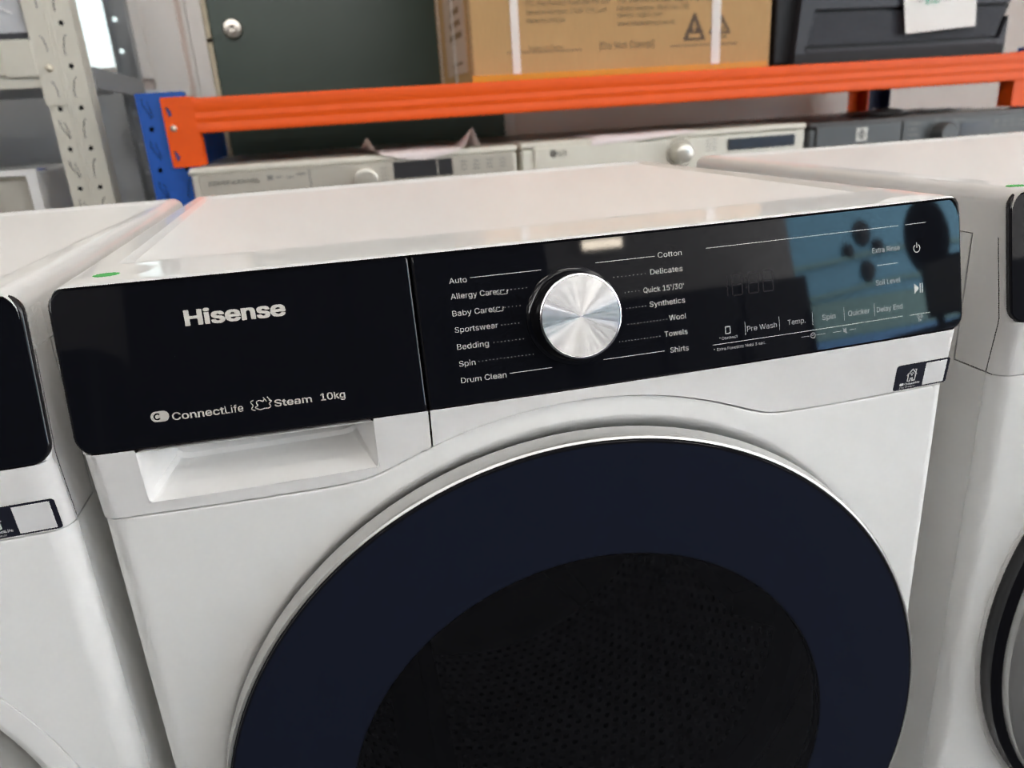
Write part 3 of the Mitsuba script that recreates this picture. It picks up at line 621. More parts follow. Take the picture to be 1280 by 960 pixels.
def front_loader(key, M, label, cat_, door, dot, lettering=False, lab=True):
    to = T(M.tolist() if hasattr(M, 'tolist') else M)
    def a(sub, name, **k): return again(f'{key}__{sub}', SHARED[name], to, **k)
    a('cabinet', 'body_front' if door == 'wide' else 'body_front_round'); a('cabinet__side_sheet', 'cabinet_side'); a('cabinet__side_sheet', 'cabinet_side_far'); a('cabinet__back_sheet', 'cabinet_back'); 
    for n_ in ('seam_backing', 'seam_backing_far', 'skirt_backing', 'skirt_backing_far'): a('cabinet__' + n_.replace('_far', ''), n_)
    for x in (.06, W - .06):
        for y in (.07, DEPTH - .07): again(f'{key}__foot', SHARED['foot'], T((M @ trimesh.transformations.translation_matrix((x, y, 0)) @ trimesh.transformations.rotation_matrix(math.pi / 2, (1, 0, 0))).tolist()))
    a('fascia', 'fascia'); a('detergent_drawer', 'detergent_drawer', label='white detergent drawer front with a grip pocket')
    a('drawer_panel', 'drawer_panel', label='glossy black glass of the drawer front'); a('drawer_panel__edge', 'drawer_panel_edge')
    a('control_panel', 'control_panel', label='glossy black glass control panel'); a('control_panel__edge', 'control_panel_edge')
    a('top_frame', 'top_frame'); a('top_frame__worktop', 'worktop')
    if lettering:
        control_lettering(f'{key}__control_panel', f'{key}__drawer_panel')
        a('knob', 'knob_body', label='round selector knob with a spun aluminium face'); a('knob__collar', 'knob_collar'); a('knob__rim', 'knob_rim'); a('knob__metal_face', 'knob_face')
    if door == 'wide':
        a('door', 'door_ring', label='round door with silver ring and dark navy glass'); a('door__border_glass', 'door_glass'); a('door__glass_rim', 'door_glass_rim'); a('door__window', 'door_window'); a('door__window_edge', 'door_window_edge'); a('door__back_ring', 'door_back_ring')
        a('gasket', 'gasket'); a('drum', 'drum', label='perforated steel drum'); a('drum__back_plate', 'drum_back')
        for k in range(3): again(f'{key}__drum__paddle', SHARED['drum_paddle'], T((M @ trimesh.transformations.translation_matrix((DCX, 0, DCZ)) @ trimesh.transformations.rotation_matrix(.55 + k * 2 * np.pi / 3, (0, 1, 0))).tolist()))
    elif door == 'small':
        a('door', 'small_door_ring', label='round door set deep in the front'); a('door__glass', 'small_door_glass')
    else:
        a('door', 'round_door_trim', label='silver ringed round door'); a('door__dark_ring', 'round_door_ring'); a('door__glass', 'round_door_glass')
    if lab: a('label', 'label', label='black label with a house symbol'); a('label__pale_square', 'label_square'); a('label__house_symbol', 'label_house'); a('label__lettering', 'label_words')
    if dot is not None:
        again(f'{key}__green_dot', SHARED['green_dot'], T((M @ trimesh.transformations.translation_matrix((dot[0], dot[1], ZT + .0001 + PITCH * dot[1] / DEPTH))).tolist()), label='small green dot sticker')
    thing(key, label, cat_)
TM, RM = trimesh.transformations.translation_matrix, trimesh.transformations.rotation_matrix
front_loader('washing_machine', np.eye(4), 'white front loading washing machine in the middle with silver selector knob and lettered black panel', 'washing machine', 'wide', (.0270, .0325), True)
front_loader('washing_machine_001', TM((-.6135, .004, 0)) @ RM(-.010, (0, 0, 1)), 'white front loader cut off by the left edge, a black label under its panel end', 'washing machine', 'small', None)
front_loader('washing_machine_002', TM((.6385, -.006, 0)) @ RM(-.065, (0, 0, 1)), 'white front loader cut off by the right edge, grey side and black ringed door showing', 'washing machine', 'round', (.0175, .031))

# ================================================================== BLUE AND ORANGE RACK
def slot_mark(x, z, s=1, f=1):
    """bean shaped knock-out cut round its edge"""
    p = [(-.0065, .016), (-.0068, .006), (-.0005, -.006), (.0035, -.016), (.0055, -.014), (.0048, -.004), (.001, .011), (-.003, .0165), (-.0065, .016)]
    return [(x + f * a * s, z + b * s) for a, b in p]
RYF = 1.070
def upright_plate(x0, x1, z0, z1, cols, zh, pitch, y0, t=.002, marks=True):
    p = sbox(x0, z0, x1, z1); cut = []
    for ci, cx_ in enumerate(cols):
        z = zh
        while z > z0 + .02: z -= pitch
        z += pitch
        while z < z1 - .01:
            cut.append(Point(cx_, z).buffer(.0042, quad_segs=4))
            if marks and z + pitch / 2 + .02 < z1:
                q = slot_mark(cx_, z + pitch / 2, 1.0, 1 if ci == 0 else -1); cut.append(LineString(q[:7] if ci == 0 else q[3:8]).buffer(.0009, cap_style=2))
            z += pitch
    return prism(p.difference(unary_union(cut)), y0, y0 + t)
def rack_upright(key, x0, x1, y0, z1, cols, zh, mat, depth=.045, pitch=.0697, sgn=1, marks=True):
    put(key, cat(upright_plate(x0, x1, 0, z1, cols, zh, pitch, y0 if sgn > 0 else y0 - .002, marks=marks), bx(x0, x0 + .002, min(y0, y0 + sgn * depth), max(y0, y0 + sgn * depth), 0, z1), bx(x1 - .002, x1, min(y0, y0 + sgn * depth), max(y0, y0 + sgn * depth), 0, z1)), mat)
UX0, UX1, UZ = -.133, -.055, .994
RK = 'storage_rack'
rack_upright(RK + '__upright', UX0, UX1, RYF, UZ, (-.1165, -.0720), .934, 'rack_blue')
put(RK + '__upright__backing', bx(UX0 + .003, UX1 - .003, RYF + .020, RYF + .022, 0, UZ - .002), 'hole_dark')
rack_upright(RK + '__upright', UX0, UX1, RYF + .59, UZ, (-.1165, -.0720), .934, 'rack_blue', sgn=-1, marks=False)
rack_upright(RK + '__upright', 1.775, 1.853, RYF, UZ, (1.79, 1.835), .934, 'rack_blue')
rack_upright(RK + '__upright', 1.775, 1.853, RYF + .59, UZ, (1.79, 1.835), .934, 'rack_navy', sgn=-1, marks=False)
put(RK + '__rear_bracket', cat(bx(1.738, 1.7735, RYF + .582, RYF + .586, .80, .985), bx(1.7705, 1.7735, RYF + .54, RYF + .582, .80, .985)), 'rack_orange')
for x in (UX1 - .006,):
    put(RK + '__side_brace', bx(x, x + .004, RYF + .02, RYF + .56, .80, .985), 'rack_blue')
# orange front beam with three ribs
BZ0, BZ1 = .922, .982
zz = np.array([0, .0016, .006, .011, .0155, .020, .0245, .029, .0335, .038, .0425, .047, .052, .0575, .0584, .06]) / .06
def beam_profile(y0):
    h = BZ1 - BZ0
    rib = [(0, .004), (.03, .0008), (.07, 0), (.20, 0), (.27, .0016), (.34, .0016), (.41, 0), (.50, 0), (.57, .0016), (.64, .0016), (.71, 0), (.82, 0), (.93, 0), (.97, .0008), (1, .004)]
    pts = [(y0 + d, BZ0 + h * t) for t, d in rib] + [(y0 + .038, BZ1), (y0 + .038, BZ0)]
    return pts
def beam_mesh(x0, x1, y0):
    poly = Polygon(beam_profile(y0)); m = trimesh.creation.extrude_polygon(poly, x1 - x0, engine='earcut'); v = m.vertices
    return trimesh.Trimesh(np.c_[x0 + v[:, 2], v[:, 0], v[:, 1]], m.faces, process=False)
put(RK + '__beam', beam_mesh(-.040, 1.752, RYF - .008), 'rack_orange', 30, label='orange front beam with pressed ribs')
bm = beam_mesh(-.040, 1.752, 0); put(RK + '__beam', trimesh.Trimesh(bm.vertices * [1, -1, 1] + [0, RYF + .600, 0], bm.faces[:, ::-1], process=False), 'rack_orange', 30)
def bracket(key, x0, x1, side):
    tear = lambda x, z: Polygon([(x - .005, z + .0075), (x - .001, z + .0085), (x + .0045, z - .001), (x + .0035, z - .007), (x - .002, z - .0085), (x - .0025, z)])
    cx_ = x0 + .2 * (x1 - x0) if side > 0 else x1 - .2 * (x1 - x0)
    p = rrect(x0, .867, x1, .985, .004).difference(unary_union([tear(cx_, .961), tear(cx_, .887)]))
    xe = x1 if side > 0 else x0
    put(key, cat(prism(p, RYF - .0065, RYF - .0035), bx(min(xe, xe + side * .004), max(xe, xe + side * .004), RYF - .0065, RYF + .034, .868, .984)), 'rack_orange')
    put(key + '__bolt', xf(lathe([(0, -.006), (.0035, -.0055), (.0058, -.0030), (.0062, 0)], 20), TM((cx_ + side * .0035, RYF - .0065, .9335))), 'bolt_zinc', 50)
bracket(RK + '__bracket', -.0925, -.0415, 1); bracket(RK + '__bracket_001', 1.730, 1.781, -1)
put(RK + '__shelf_board', bx(-.045, 1.765, RYF + .031, RYF + .555, .960, .982), 'shelf_board')
put(RK + '__upright__stud', xf(lathe([(0, -.004), (.005, -.003), (.006, 0)], 16), TM((-.0655, RYF, .855))), 'bolt_zinc', 50)
thing(RK, 'blue upright storage rack with orange beams carrying the cardboard box', 'shelving rack')

# ================================================================== THINGS ON THE ORANGE SHELF
CX0, CX1, CY0, CY1, CZ0, CZ1 = .472, 1.120, 1.104, 1.47, .9823, 1.56
put('cardboard_box__carton', bx(CX0, CX1, CY0, CY1, CZ0, CZ1, .004), 'cardboard', 30)
put('cardboard_box__base_tape', cat(bx(CX0 + .002, CX1 - .006, CY0 - .0008, CY0 + .001, CZ0 + .001, CZ0 + .0125)), 'card_tape')
put('cardboard_box__corner_fold', bx(CX0 + .0005, CX0 + .006, CY0 - .0004, CY0 + .001, CZ0 + .014, CZ1 - .004), 'cardboard_edge')
for x0, x1 in ((.556, .572), (.9825, 1.002)):
    put('cardboard_box__strap', cat(bx(x0, x1, CY0 - .0016, CY0, CZ0 + .012, CZ1 + .0015), bx(x0, x1, CY0, CY1, CZ1, CZ1 + .0015)), 'strap_white')
put('cardboard_box__side_strap', cat(bx(CX0 - .0016, CX0, CY1 - .045, CY1 - .030, CZ0, CZ1), bx(CX0 - .004, CX0, CY0 + .140, CY0 + .15, CZ0, CZ1)), 'strap_white')
put('cardboard_box__shipping_label', bx(CX0 - .0008, CX0, CY0 + .03, CY0 + .25, 1.005, 1.32), 'shipping_label')
lm = []
for z in (1.145, 1.118, 1.095, 1.072):
    lm.append(bx(CX0 - .0012, CX0 - .0008, CY0 + .06 + .03 * rng.random(), CY0 + .17 + .05 * rng.random(), z, z + .011))
lm.append(bx(CX0 - .0012, CX0 - .0008, CY0 + .07, CY0 + .18, 1.022, 1.027))
for q in lm: put('cardboard_box__shipping_label__print_bar', q, 'card_print_soft')
def flat_words(text, x0, x1, z, cap, y, bold=False, d=.0003):
    m2 = meshkit.text_mesh(text, cap, d, bold); v = m2.vertices.copy(); a, c = v[:, 0].min(), v[:, 0].max(); v[:, 0] = x0 + (v[:, 0] - a) * (x1 - x0) / (c - a)
    return trimesh.Trimesh(np.c_[v[:, 0], y - v[:, 2], v[:, 1] + z], m2.faces[:, ::-1], process=False)
for t, x0, x1, z, cap in (('TCL Electronics Australia Pty Ltd', .586, .758, 1.1145, .0085), ('Service Number: 1300 738 149', .588, .752, 1.0995, .0085), ('www.tcl.com/au', .588, .666, 1.0850, .0085),
                          ('TCL Electronics New Zealand Limited', .776, .985, 1.1150, .0085), ('Service Number: 0800 446 100', .776, .930, 1.1005, .0085), ('service-nz@tcl.com', .776, .872, 1.0885, .0085), ('www.tclelectronics.co.nz', .776, .900, 1.0735, .0085),
                          ('Made in China', .590, .660, 1.036, .0075), ('[Do Not Clamp]', .738, .854, 1.032, .0125)):
    put('cardboard_box__lettering', flat_words(t, x0, x1, z, cap, CY0 - .0002), 'card_print' if cap > .008 else 'card_print_soft')
put('cardboard_box__printed_line', bx(.546, .700, CY0 - .0004, CY0, 1.0315, 1.0345), 'card_print_soft'); put('cardboard_box__printed_line', bx(.890, 1.042, CY0 - .0004, CY0, 1.030, 1.0335), 'card_print_soft')
tri = Polygon([(.9215, 1.043), (.9660, 1.043), (.9440, 1.090)]).buffer(.0022)
man = unary_union([Point(.944, 1.0735).buffer(.0028), stroke([(.944, 1.071), (.944, 1.058)], .004), stroke([(.938, 1.066), (.950, 1.066)], .0022), sbox(.931, 1.0455, .957, 1.0535)])
put('cardboard_box__warning_triangle', prism(tri.difference(man), CY0 - .0006, CY0 - .0001), 'card_print')
t2 = Polygon([(.980, 1.054), (1.022, 1.054), (1.001, 1.087)]).buffer(.003); t2i = Polygon([(.984, 1.056), (1.018, 1.056), (1.001, 1.0825)]).buffer(.0006)
put('cardboard_box__recycling_triangle', cat(prism(t2.difference(t2i), CY0 - .0006, CY0 - .0001), prism(unary_union([stroke([(.992, 1.059), (1.008, 1.075)], .0025), stroke([(1.006, 1.058), (1.013, 1.066)], .0025)]), CY0 - .0006, CY0 - .0001), prism(sbox(.984, 1.0435, 1.018, 1.046), CY0 - .0006, CY0 - .0001)), 'card_print')
thing('cardboard_box', 'brown cardboard box with white straps standing on the orange shelf beam', 'box')

# microwave
MX0, MX1, MY0 = 1.147, 1.735, 1.112
MZ0, MZ1 = .9823, 1.36
put('microwave_oven__case', bx(MX0, MX1, MY0 + .02, MY0 + .42, MZ0 + .003, MZ1, .006), 'microwave_black', 30)
fr = Polygon([(MX0 + .037, MZ0 + .002), (MX1 - .004, MZ0 + .002), (MX1 - .004, MZ1), (MX0 + .072, MZ1)])
inn = Polygon([(MX0 + .064, 1.012), (MX1 - .024, 1.020), (MX1 + .002, 1.088), (MX0 + .084, 1.088)]).buffer(.003)
put('microwave_oven__front_frame', cat(prism(fr.difference(inn).buffer(0), MY0, MY0 + .02)), 'microwave_grey')
put('microwave_oven__front_frame__lower_band', bx(MX0 + .038, MX1 - .008, MY0 - .0015, MY0 + .004, MZ0 + .003, MZ0 + .022), 'microwave_black')
put('microwave_oven__vent_back', prism(inn, MY0 + .012, MY0 + .014), 'microwave_black')
sl = []
nsl = 62
for k in range(nsl):
    t = (k + .5) / nsl; x = MX0 + .066 + t * (MX1 - .026 - MX0 - .066); zb, zt = 1.021 + .002 * t, 1.084
    sl.append(prism(Polygon([(x - .0014, zb), (x + .0014, zb), (x + .0014 + .018, zt), (x - .0014 + .018, zt)]), MY0 + .006, MY0 + .013))
put('microwave_oven__vent_slats', cat(*sl), 'vent_grey'); labels['microwave_oven__vent_slats'] = {'kind': 'stuff'}
put('microwave_oven__vent_lip', bx(MX0 + .064, MX1 - .028, MY0 - .003, MY0 + .006, 1.006, 1.0125, .002), 'microwave_grey', 30)
for x in (MX0 + .05, MX1 - .05): put('microwave_oven__foot', bx(x - .015, x + .015, MY0 + .03, MY0 + .06, .9821, MZ0 + .004), 'foot_black')
thing('microwave_oven', 'black microwave oven with a slanted vent grille on the orange shelf', 'microwave')
# the price paper hanging on it
pp = np.array([[(1.430 + .020 * (1 - s) + (.194 - .012 * (1 - s)) * t, MY0 - .006 - .004 * math.sin(3 * t) * (1 - s) - .006 * (1 - s), 1.034 + .010 * t * (1 - s) + (1.165 - 1.034) * s) for s in np.linspace(0, 1, 8)] for t in np.linspace(0, 1, 10)])
pm = cat(grid(pp), grid(pp + [0, .0006, 0]))
put('price_paper__sheet', pm, 'paper_white', True)
put('price_paper__lettering', flat_words('$ 737', 1.492, 1.528, 1.0925, .0115, MY0 - .0145, True), 'marker_green'); put('price_paper__pencil_mark', bx(1.470, 1.486, MY0 - .0142, MY0 - .0139, 1.0975, 1.0995), 'pencil_grey'); put('price_paper__pencil_mark', bx(1.534, 1.575, MY0 - .0142, MY0 - .0139, 1.0995, 1.1008), 'pencil_grey')
thing('price_paper', 'white price paper with green writing hanging on the black microwave', 'paper')

# ================================================================== BACK ROW UNDER THE BEAM
def back_machine(key, x0, x1, y0, zt, body, top, label, panel_z=.79):
    put(key + '__cabinet', bx(x0, x1, y0, y0 + .58, .03, zt - .012, .006), body, 30)
    put(key + '__worktop', bx(x0 - .001, x1 + .001, y0 - .002, y0 + .582, zt - .0118, zt, .004), top, 30)
    for x in (x0 + .06, x1 - .06):
        for y in (y0 + .06, y0 + .5): put(key + '__foot', bx(x - .02, x + .02, y - .02, y + .02, 0, .033), 'foot_black')
    # door below the neighbours' tops
    put(key + '__door', xf(lathe([(.19, .004), (.188, -.02), (.17, -.03), (.15, -.028)], 48), TM(((x0 + x1) / 2, y0, .45))), 'machine_knob' if body != 'machine_graphite' else 'machine_panel_dark', 40)
    put(key + '__door__glass', xf(lathe([(.001, -.035), (.10, -.033), (.151, -.027)], 48), TM(((x0 + x1) / 2, y0, .45))), 'navy_glass', True)
    thing(key, label, 'washing machine')
Y1 = 1.050
back_machine('washing_machine_003', -.065, .540, Y1, .864, 'machine_cream', 'machine_cream', 'cream front loader with a silver panel under the orange beam beside the blue upright')
K = 'washing_machine_003'
put(K + '__control_panel', bx(-.052, .532, Y1 - .005, Y1 + .002, .790, .8515, .002), 'machine_silver', 30)
put(K + '__control_panel__divider', bx(.1405, .1425, Y1 - .0058, Y1, .792, .850), 'print_grey')
put(K + '__control_panel__lettering', flat_words('FISHER & PAYKEL', -.036, .052, .8325, .0062, Y1 - .0052, True), 'print_dark')
put(K + '__control_panel__printed_mark', cat(bx(.066, .076, Y1 - .0056, Y1, .8345, .8425), bx(.081, .092, Y1 - .0056, Y1, .8375, .8395), bx(.100, .112, Y1 - .0056, Y1, .836, .838), bx(.118, .134, Y1 - .0056, Y1, .8395, .8425)), 'print_grey')
put(K + '__control_panel__display', bx(.296, .410, Y1 - .0062, Y1, .818, .8495, .001), 'machine_panel_dark'); put(K + '__control_panel__display__divider', bx(.3795, .3815, Y1 - .0068, Y1 - .006, .8185, .849), 'machine_silver')
put(K + '__knob', xf(lathe([(0, -.026), (.018, -.026), (.0215, -.024), (.0225, 0)], 40), TM((.242, Y1 - .005, .822))), 'machine_knob', 40)
put(K + '__control_panel__button_marks', cat(*[bx(.425 + i * .026, .437 + i * .026, Y1 - .0056, Y1, z, z + .002) for i in range(4) for z in (.826, .833, .840)]), 'print_grey')
put(K + '__control_panel__dial_marks', cat(*[bx(.272, .284, Y1 - .0056, Y1, z, z + .0018) for z in (.818, .825, .832, .839)]), 'print_grey')
# crumpled clear film that glints on its panel
back_machine('washing_machine_004', .549, 1.182, Y1, .8655, 'machine_cream', 'machine_cream', 'cream front loader with round chrome knob and narrow black display under the orange beam')
K = 'washing_machine_004'
put(K + '__drawer_front', bx(.574, .792, Y1 - .006, Y1 + .002, .780, .8555, .003), 'machine_cream', 30)
put(K + '__drawer_front__lettering', flat_words('LG', .6245, .6410, .8375, .0095, Y1 - .0062, True), 'print_dark')
ci = Point(.6135, .8425).buffer(.0072); ci = ci.difference(unary_union([stroke([(.6135, .8465), (.6135, .8395), (.6165, .8395)], .0011), Point(.6108, .8455).buffer(.0010)]))
put(K + '__drawer_front__round_logo', prism(ci, Y1 - .0066, Y1 - .006), 'print_dark')
put(K + '__knob', xf(lathe([(0, -.030), (.013, -.030), (.0185, -.027), (.0215, -.006), (.0225, 0)], 40), TM((.888, Y1, .8245))), 'machine_knob', 40)
put(K + '__knob__ring', xf(lathe([(.0235, -.001), (.0275, -.0022), (.0295, -.0008)], 40), TM((.888, Y1, .8245))), 'machine_silver', 40)
put(K + '__display', bx(.9985, 1.1550, Y1 - .004, Y1, .822, .8445, .001), 'machine_panel_dark')
put(K + '__dial_marks', cat(*[bx(.948 + i * .014, .958 + i * .014, Y1 - .0008, Y1, z, z + .0018) for i in range(2) for z in (.824, .831, .838, .845)]), 'print_grey')
back_machine('washing_machine_005', 1.191, 1.788, Y1, .863, 'machine_graphite', 'machine_graphite_top', 'dark grey front loader with a pale square logo under the right of the orange beam')
K = 'washing_machine_005'
put(K + '__drawer_front', bx(1.206, 1.4205, Y1 - .005, Y1 + .002, .780, .8545, .003), 'machine_graphite', 30)
put(K + '__control_panel', bx(1.4230, 1.782, Y1 - .005, Y1 + .002, .780, .8545, .003), 'machine_graphite', 30)
lg = sbox(1.3045, .8190, 1.3325, .8470).difference(unary_union([Polygon([(1.3185, .8450), (1.3295, .8330), (1.3185, .8210), (1.3075, .8330)]).difference(Polygon([(1.3185, .8405), (1.3255, .8330), (1.3185, .8255), (1.3115, .8330)])), sbox(1.3165, .824, 1.3205, .842)]))
put(K + '__drawer_front__square_logo', prism(lg, Y1 - .0062, Y1 - .0048), 'logo_silver')
put(K + '__knob', xf(lathe([(0, -.028), (.020, -.028), (.0235, -.024), (.025, 0)], 40), TM((1.524, Y1 - .005, .822))), 'machine_graphite', 40)
put(K + '__control_panel__display', bx(1.5760, 1.6580, Y1 - .0062, Y1, .812, .8425, .001), 'machine_panel_dark')
put(K + '__control_panel__button_marks', cat(*[bx(1.437, 1.437 + w, Y1 - .0056, Y1, z, z + .0022) for z, w in ((.846, .034), (.834, .024), (.822, .028))], *[bx(1.556, 1.580, Y1 - .0056, Y1, z, z + .002) for z in (.848,)], *[bx(1.668 + i * .022, 1.680 + i * .022, Y1 - .0056, Y1, z, z + .002) for i in range(5) for z in (.828, .838)], bx(1.5095, 1.5125, Y1 - .0056, Y1, .8495, .854)), 'print_grey')

# papers on top of the back row
def curled(key, x0, x1, y0, y1, z, fn, mat, lab):
    P = np.array([[(x0 + (x1 - x0) * s, y0 + (y1 - y0) * t, z + fn(s, t)) for t in np.linspace(0, 1, 14)] for s in np.linspace(0, 1, 40)])
    put(key, cat(grid(P), grid(P + [0, 0, .0004])), mat, True)
    labels[key] = {'label': lab, 'category': 'paper'}
def f1(s, t):
    a = math.exp(-((s - .03) / .05) ** 2) * .030 + math.exp(-((s - .93) / .045) ** 2) * .036
    return .001 + a * (1 - t) ** 1.5 - .0 + .004 * (1 - abs(2 * s - 1)) * 0 + .003 * math.sin(math.pi * s) * t
P = []
for s in np.linspace(0, 1, 48):
    row = []
    for t in np.linspace(0, 1, 16):
        z = .8648 + f1(s, max(t - .12, 0)); y = 1.0425 + .22 * max(t - .12, 0)
        if t < .12: z -= (.12 - t) * .13 * math.sin(math.pi * min(max((s - .12) / .72, 0), 1))
        row.append((.246 + .222 * s, y, z))
    P.append(row)
P = np.array(P); put('paper_sheet', cat(grid(P), grid(P + [0, 0, .0004])), 'paper_pink', True); labels['paper_sheet'] = {'label': 'curled paper with two upturned corners on the silver panelled machine', 'category': 'paper'}
P = []
for s in np.linspace(0, 1, 40):
    row = []
    for t in np.linspace(0, 1, 14):
        z = .8668 + .0008 * math.sin(9 * s); y = 1.0425 + .22 * max(t - .1, 0)
        if t < .1: z -= (.1 - t) * .15 * (1 - .75 * s)
        row.append((.694 + .225 * s, y, z))
    P.append(row)
P = np.array(P); put('paper_sheet_001', cat(grid(P), grid(P + [0, 0, .0004])), 'paper_pink', True); labels['paper_sheet_001'] = {'label': 'flat paper hanging over the front edge of the machine with the chrome knob', 'category': 'paper'}
P = np.array([[(1.46 + .25 * s, 1.16 + .16 * t, .8640 + .012 * math.exp(-((s - .30) / .05) ** 2) * math.sin(math.pi * t) + .007 * (meshkit.noise(np.array([s * 24, t * 9, 1.0])))) for t in np.linspace(0, 1, 14)] for s in np.linspace(0, 1, 50)])
put('plastic_film', cat(grid(P), grid(P + [0, 0, .0004])), 'carton_grey', True); labels['plastic_film'] = {'label': 'crumpled grey plastic film lying on the dark grey machine', 'category': 'plastic film'}

# ================================================================== BEIGE RACK AND WHAT STANDS IN IT, FAR LEFT
BK = 'storage_rack_001'; BYF = 1.150
rack_upright(BK + '__upright', -.2925, -.2205, BYF, 2.2, (-.2750, -.2405), .909, 'rack_beige', depth=.05)
put(BK + '__upright__fold', cat(bx(-.2620, -.2535, BYF - .0012, BYF + .001, 0, 2.2, .0011)), 'rack_beige', 40)
put(BK + '__upright__backing', bx(-.290, -.223, BYF + .012, BYF + .014, 0, 2.2), 'hole_dark')
put(BK + '__upright__splice_plate', cat(prism(rrect(-.2955, .985, -.2615, 1.215, .003), BYF - .003, BYF - .0005)), 'rack_beige')
put(BK + '__upright__bolt', xf(lathe([(0, -.0055), (.0035, -.005), (.006, -.0025), (.0065, 0)], 20), TM((-.2755, BYF - .003, 1.046))), 'bolt_zinc', 50)
for z in (1.085, 1.012, 1.155): put(BK + '__upright__slot_mark', prism(LineString(slot_mark(-.2755, z, .8)[3:8]).buffer(.0009, cap_style=2), BYF - .0034, BYF - .0028), 'print_grey')
put(BK + '__upright', cat(prism(sbox(-.2670, 0, -.2230, 2.2).difference(unary_union([Point(-.2565, .909 + .0697 * k).buffer(.0058) for k in range(-10, 17)])), 1.690, 1.692), bx(-.2670, -.265, 1.645, 1.692, 0, 2.2), bx(-.2260, -.2230, 1.655, 1.692, 0, 2.2)), 'rack_grey')
put(BK + '__beam', cat(bx(-1.55, -.2935, BYF - .004, BYF + .03, 1.036, 1.092, .003), bx(-1.55, -.2935, BYF + .002, BYF + .03, 1.016, 1.036)), 'rack_beige', 30)
put(BK + '__beam__end_plate', bx(-.345, -.2965, BYF - .0065, BYF - .0042, 1.034, 1.094), 'rack_beige')
put(BK + '__side_beam', bx(-.224, -.218, BYF + .05, 1.655, 1.012, 1.050), 'rack_grey')
put(BK + '__shelf', bx(-1.55, -.29, BYF + .03, 1.66, 1.022, 1.034), 'rack_grey')
put(BK + '__back_sheet', bx(-1.55, -.190, 1.700, 1.703, .03, 1.03), 'back_panel_grey')
thing(BK, 'beige rack with perforated upright at the far left behind the left machine', 'shelving rack')
K = 'washing_machine_006'
put(K + '__cabinet', bx(-.990, -.345, 1.175, 1.66, .03, .876, .006), 'white_enamel', 30)
put(K + '__control_panel', cat(prism(rrect(-.990, .75, -.345, .880, .004).difference(rrect(-.978, .76, -.3625, .8690, .003)), 1.160, 1.176)), 'white_plastic')
put(K + '__control_panel__display', bx(-.978, -.3625, 1.1715, 1.175, .76, .869), 'machine_silver')
put(K + '__control_panel__trim_line', bx(-.978, -.3625, 1.164, 1.168, .8635, .8652), 'bolt_zinc')
for x in (-.93, -.40):
    for y in (1.22, 1.60): put(K + '__foot', bx(x - .02, x + .02, y - .02, y + .02, 0, .032), 'foot_black')
put(K + '__blue_tape', bx(-.372, -.345, 1.20, 1.235, .8765, .8775), 'tape_blue', label='blue tape tab')
put(K + '__door', xf(lathe([(.19, .004), (.188, -.02), (.15, -.028), (.001, -.032)], 48), TM((-.67, 1.174, .45))), 'machine_knob', 40)
thing(K, 'white appliance with a blue tape tab on top standing under the beige shelf', 'washing machine')
K = 'grey_appliance'
put(K + '__case', trimesh.convex.convex_hull(np.array([(x, y, z) for x, z in ((-.75, 1.106), (-.300, 1.106), (-.303, 1.190), (-.330, 1.225), (-.75, 1.225)) for y in (BYF + .01, BYF + .40)])), 'carton_grey', 20)
put(K + '__base', bx(-.74, -.2955, BYF + .004, BYF + .38, 1.0925, 1.1058, .003), 'microwave_grey')
put(K + '__light_line', tube([(-.36, BYF + .009, 1.160), (-.316, BYF + .009, 1.136)], .0012), 'white_gloss', True)
thing(K, 'pale grey appliance with dark base standing on the beige shelf at the top left', 'appliance')

# ================================================================== BEHIND THE CAMERA, MIRRORED IN THE PANEL
V = 'delivery_van'
vx0, vx1, vy, vz0, vz1 = 4.9, 9.2, -6.6, .35, 2.9
put(V + '__body', bx(vx0, vx1, vy - 1.9, vy, vz0, vz1, .12), 'van_paint', 30)
put(V + '__lower_panel', bx(vx0 + .05, vx1 - .05, vy - .03, vy + .02, 1.12, 1.55, .02), 'van_lower', 30)
put(V + '__blue_sill', bx(vx0 + .05, vx1 - .05, vy - .03, vy + .05, .4, 1.10, .02), 'van_blue', 30)
for z in (1.62, 1.98): put(V + '__side_rail', tube([(vx0 + .2, vy + .03, z - .05), (vx0 + 1.2, vy + .03, z), (vx1 - 2.0, vy + .03, z + .08), (vx1 - .3, vy + .03, z + .08)], .03), 'van_lower', True)
for x, z, r in ((6.75, 2.28, .16), (6.45, 2.08, .10), (7.0, 2.10, .10), (6.75, 1.83, .13)): put(V + '__side_lamp', xf(lathe([(0, -.06), (r * .45, -.055), (r * .5, -.03), (r * .8, -.045), (r, 0)], 28), TM((x, vy + .02, z)) @ RM(math.pi, (0, 0, 1))), 'van_dark', 40)
for x in (vx0 + .8, vx1 - .9): put(V + '__wheel', xf(lathe([(.001, -.1), (.2, -.1), (.36, -.09), (.38, 0), (.36, .09), (.2, .1), (.001, .1)], 40), TM((x, vy - .12, .35))), 'van_dark', 40)
thing(V, 'teal delivery van parked outside the open shopfront', 'van')

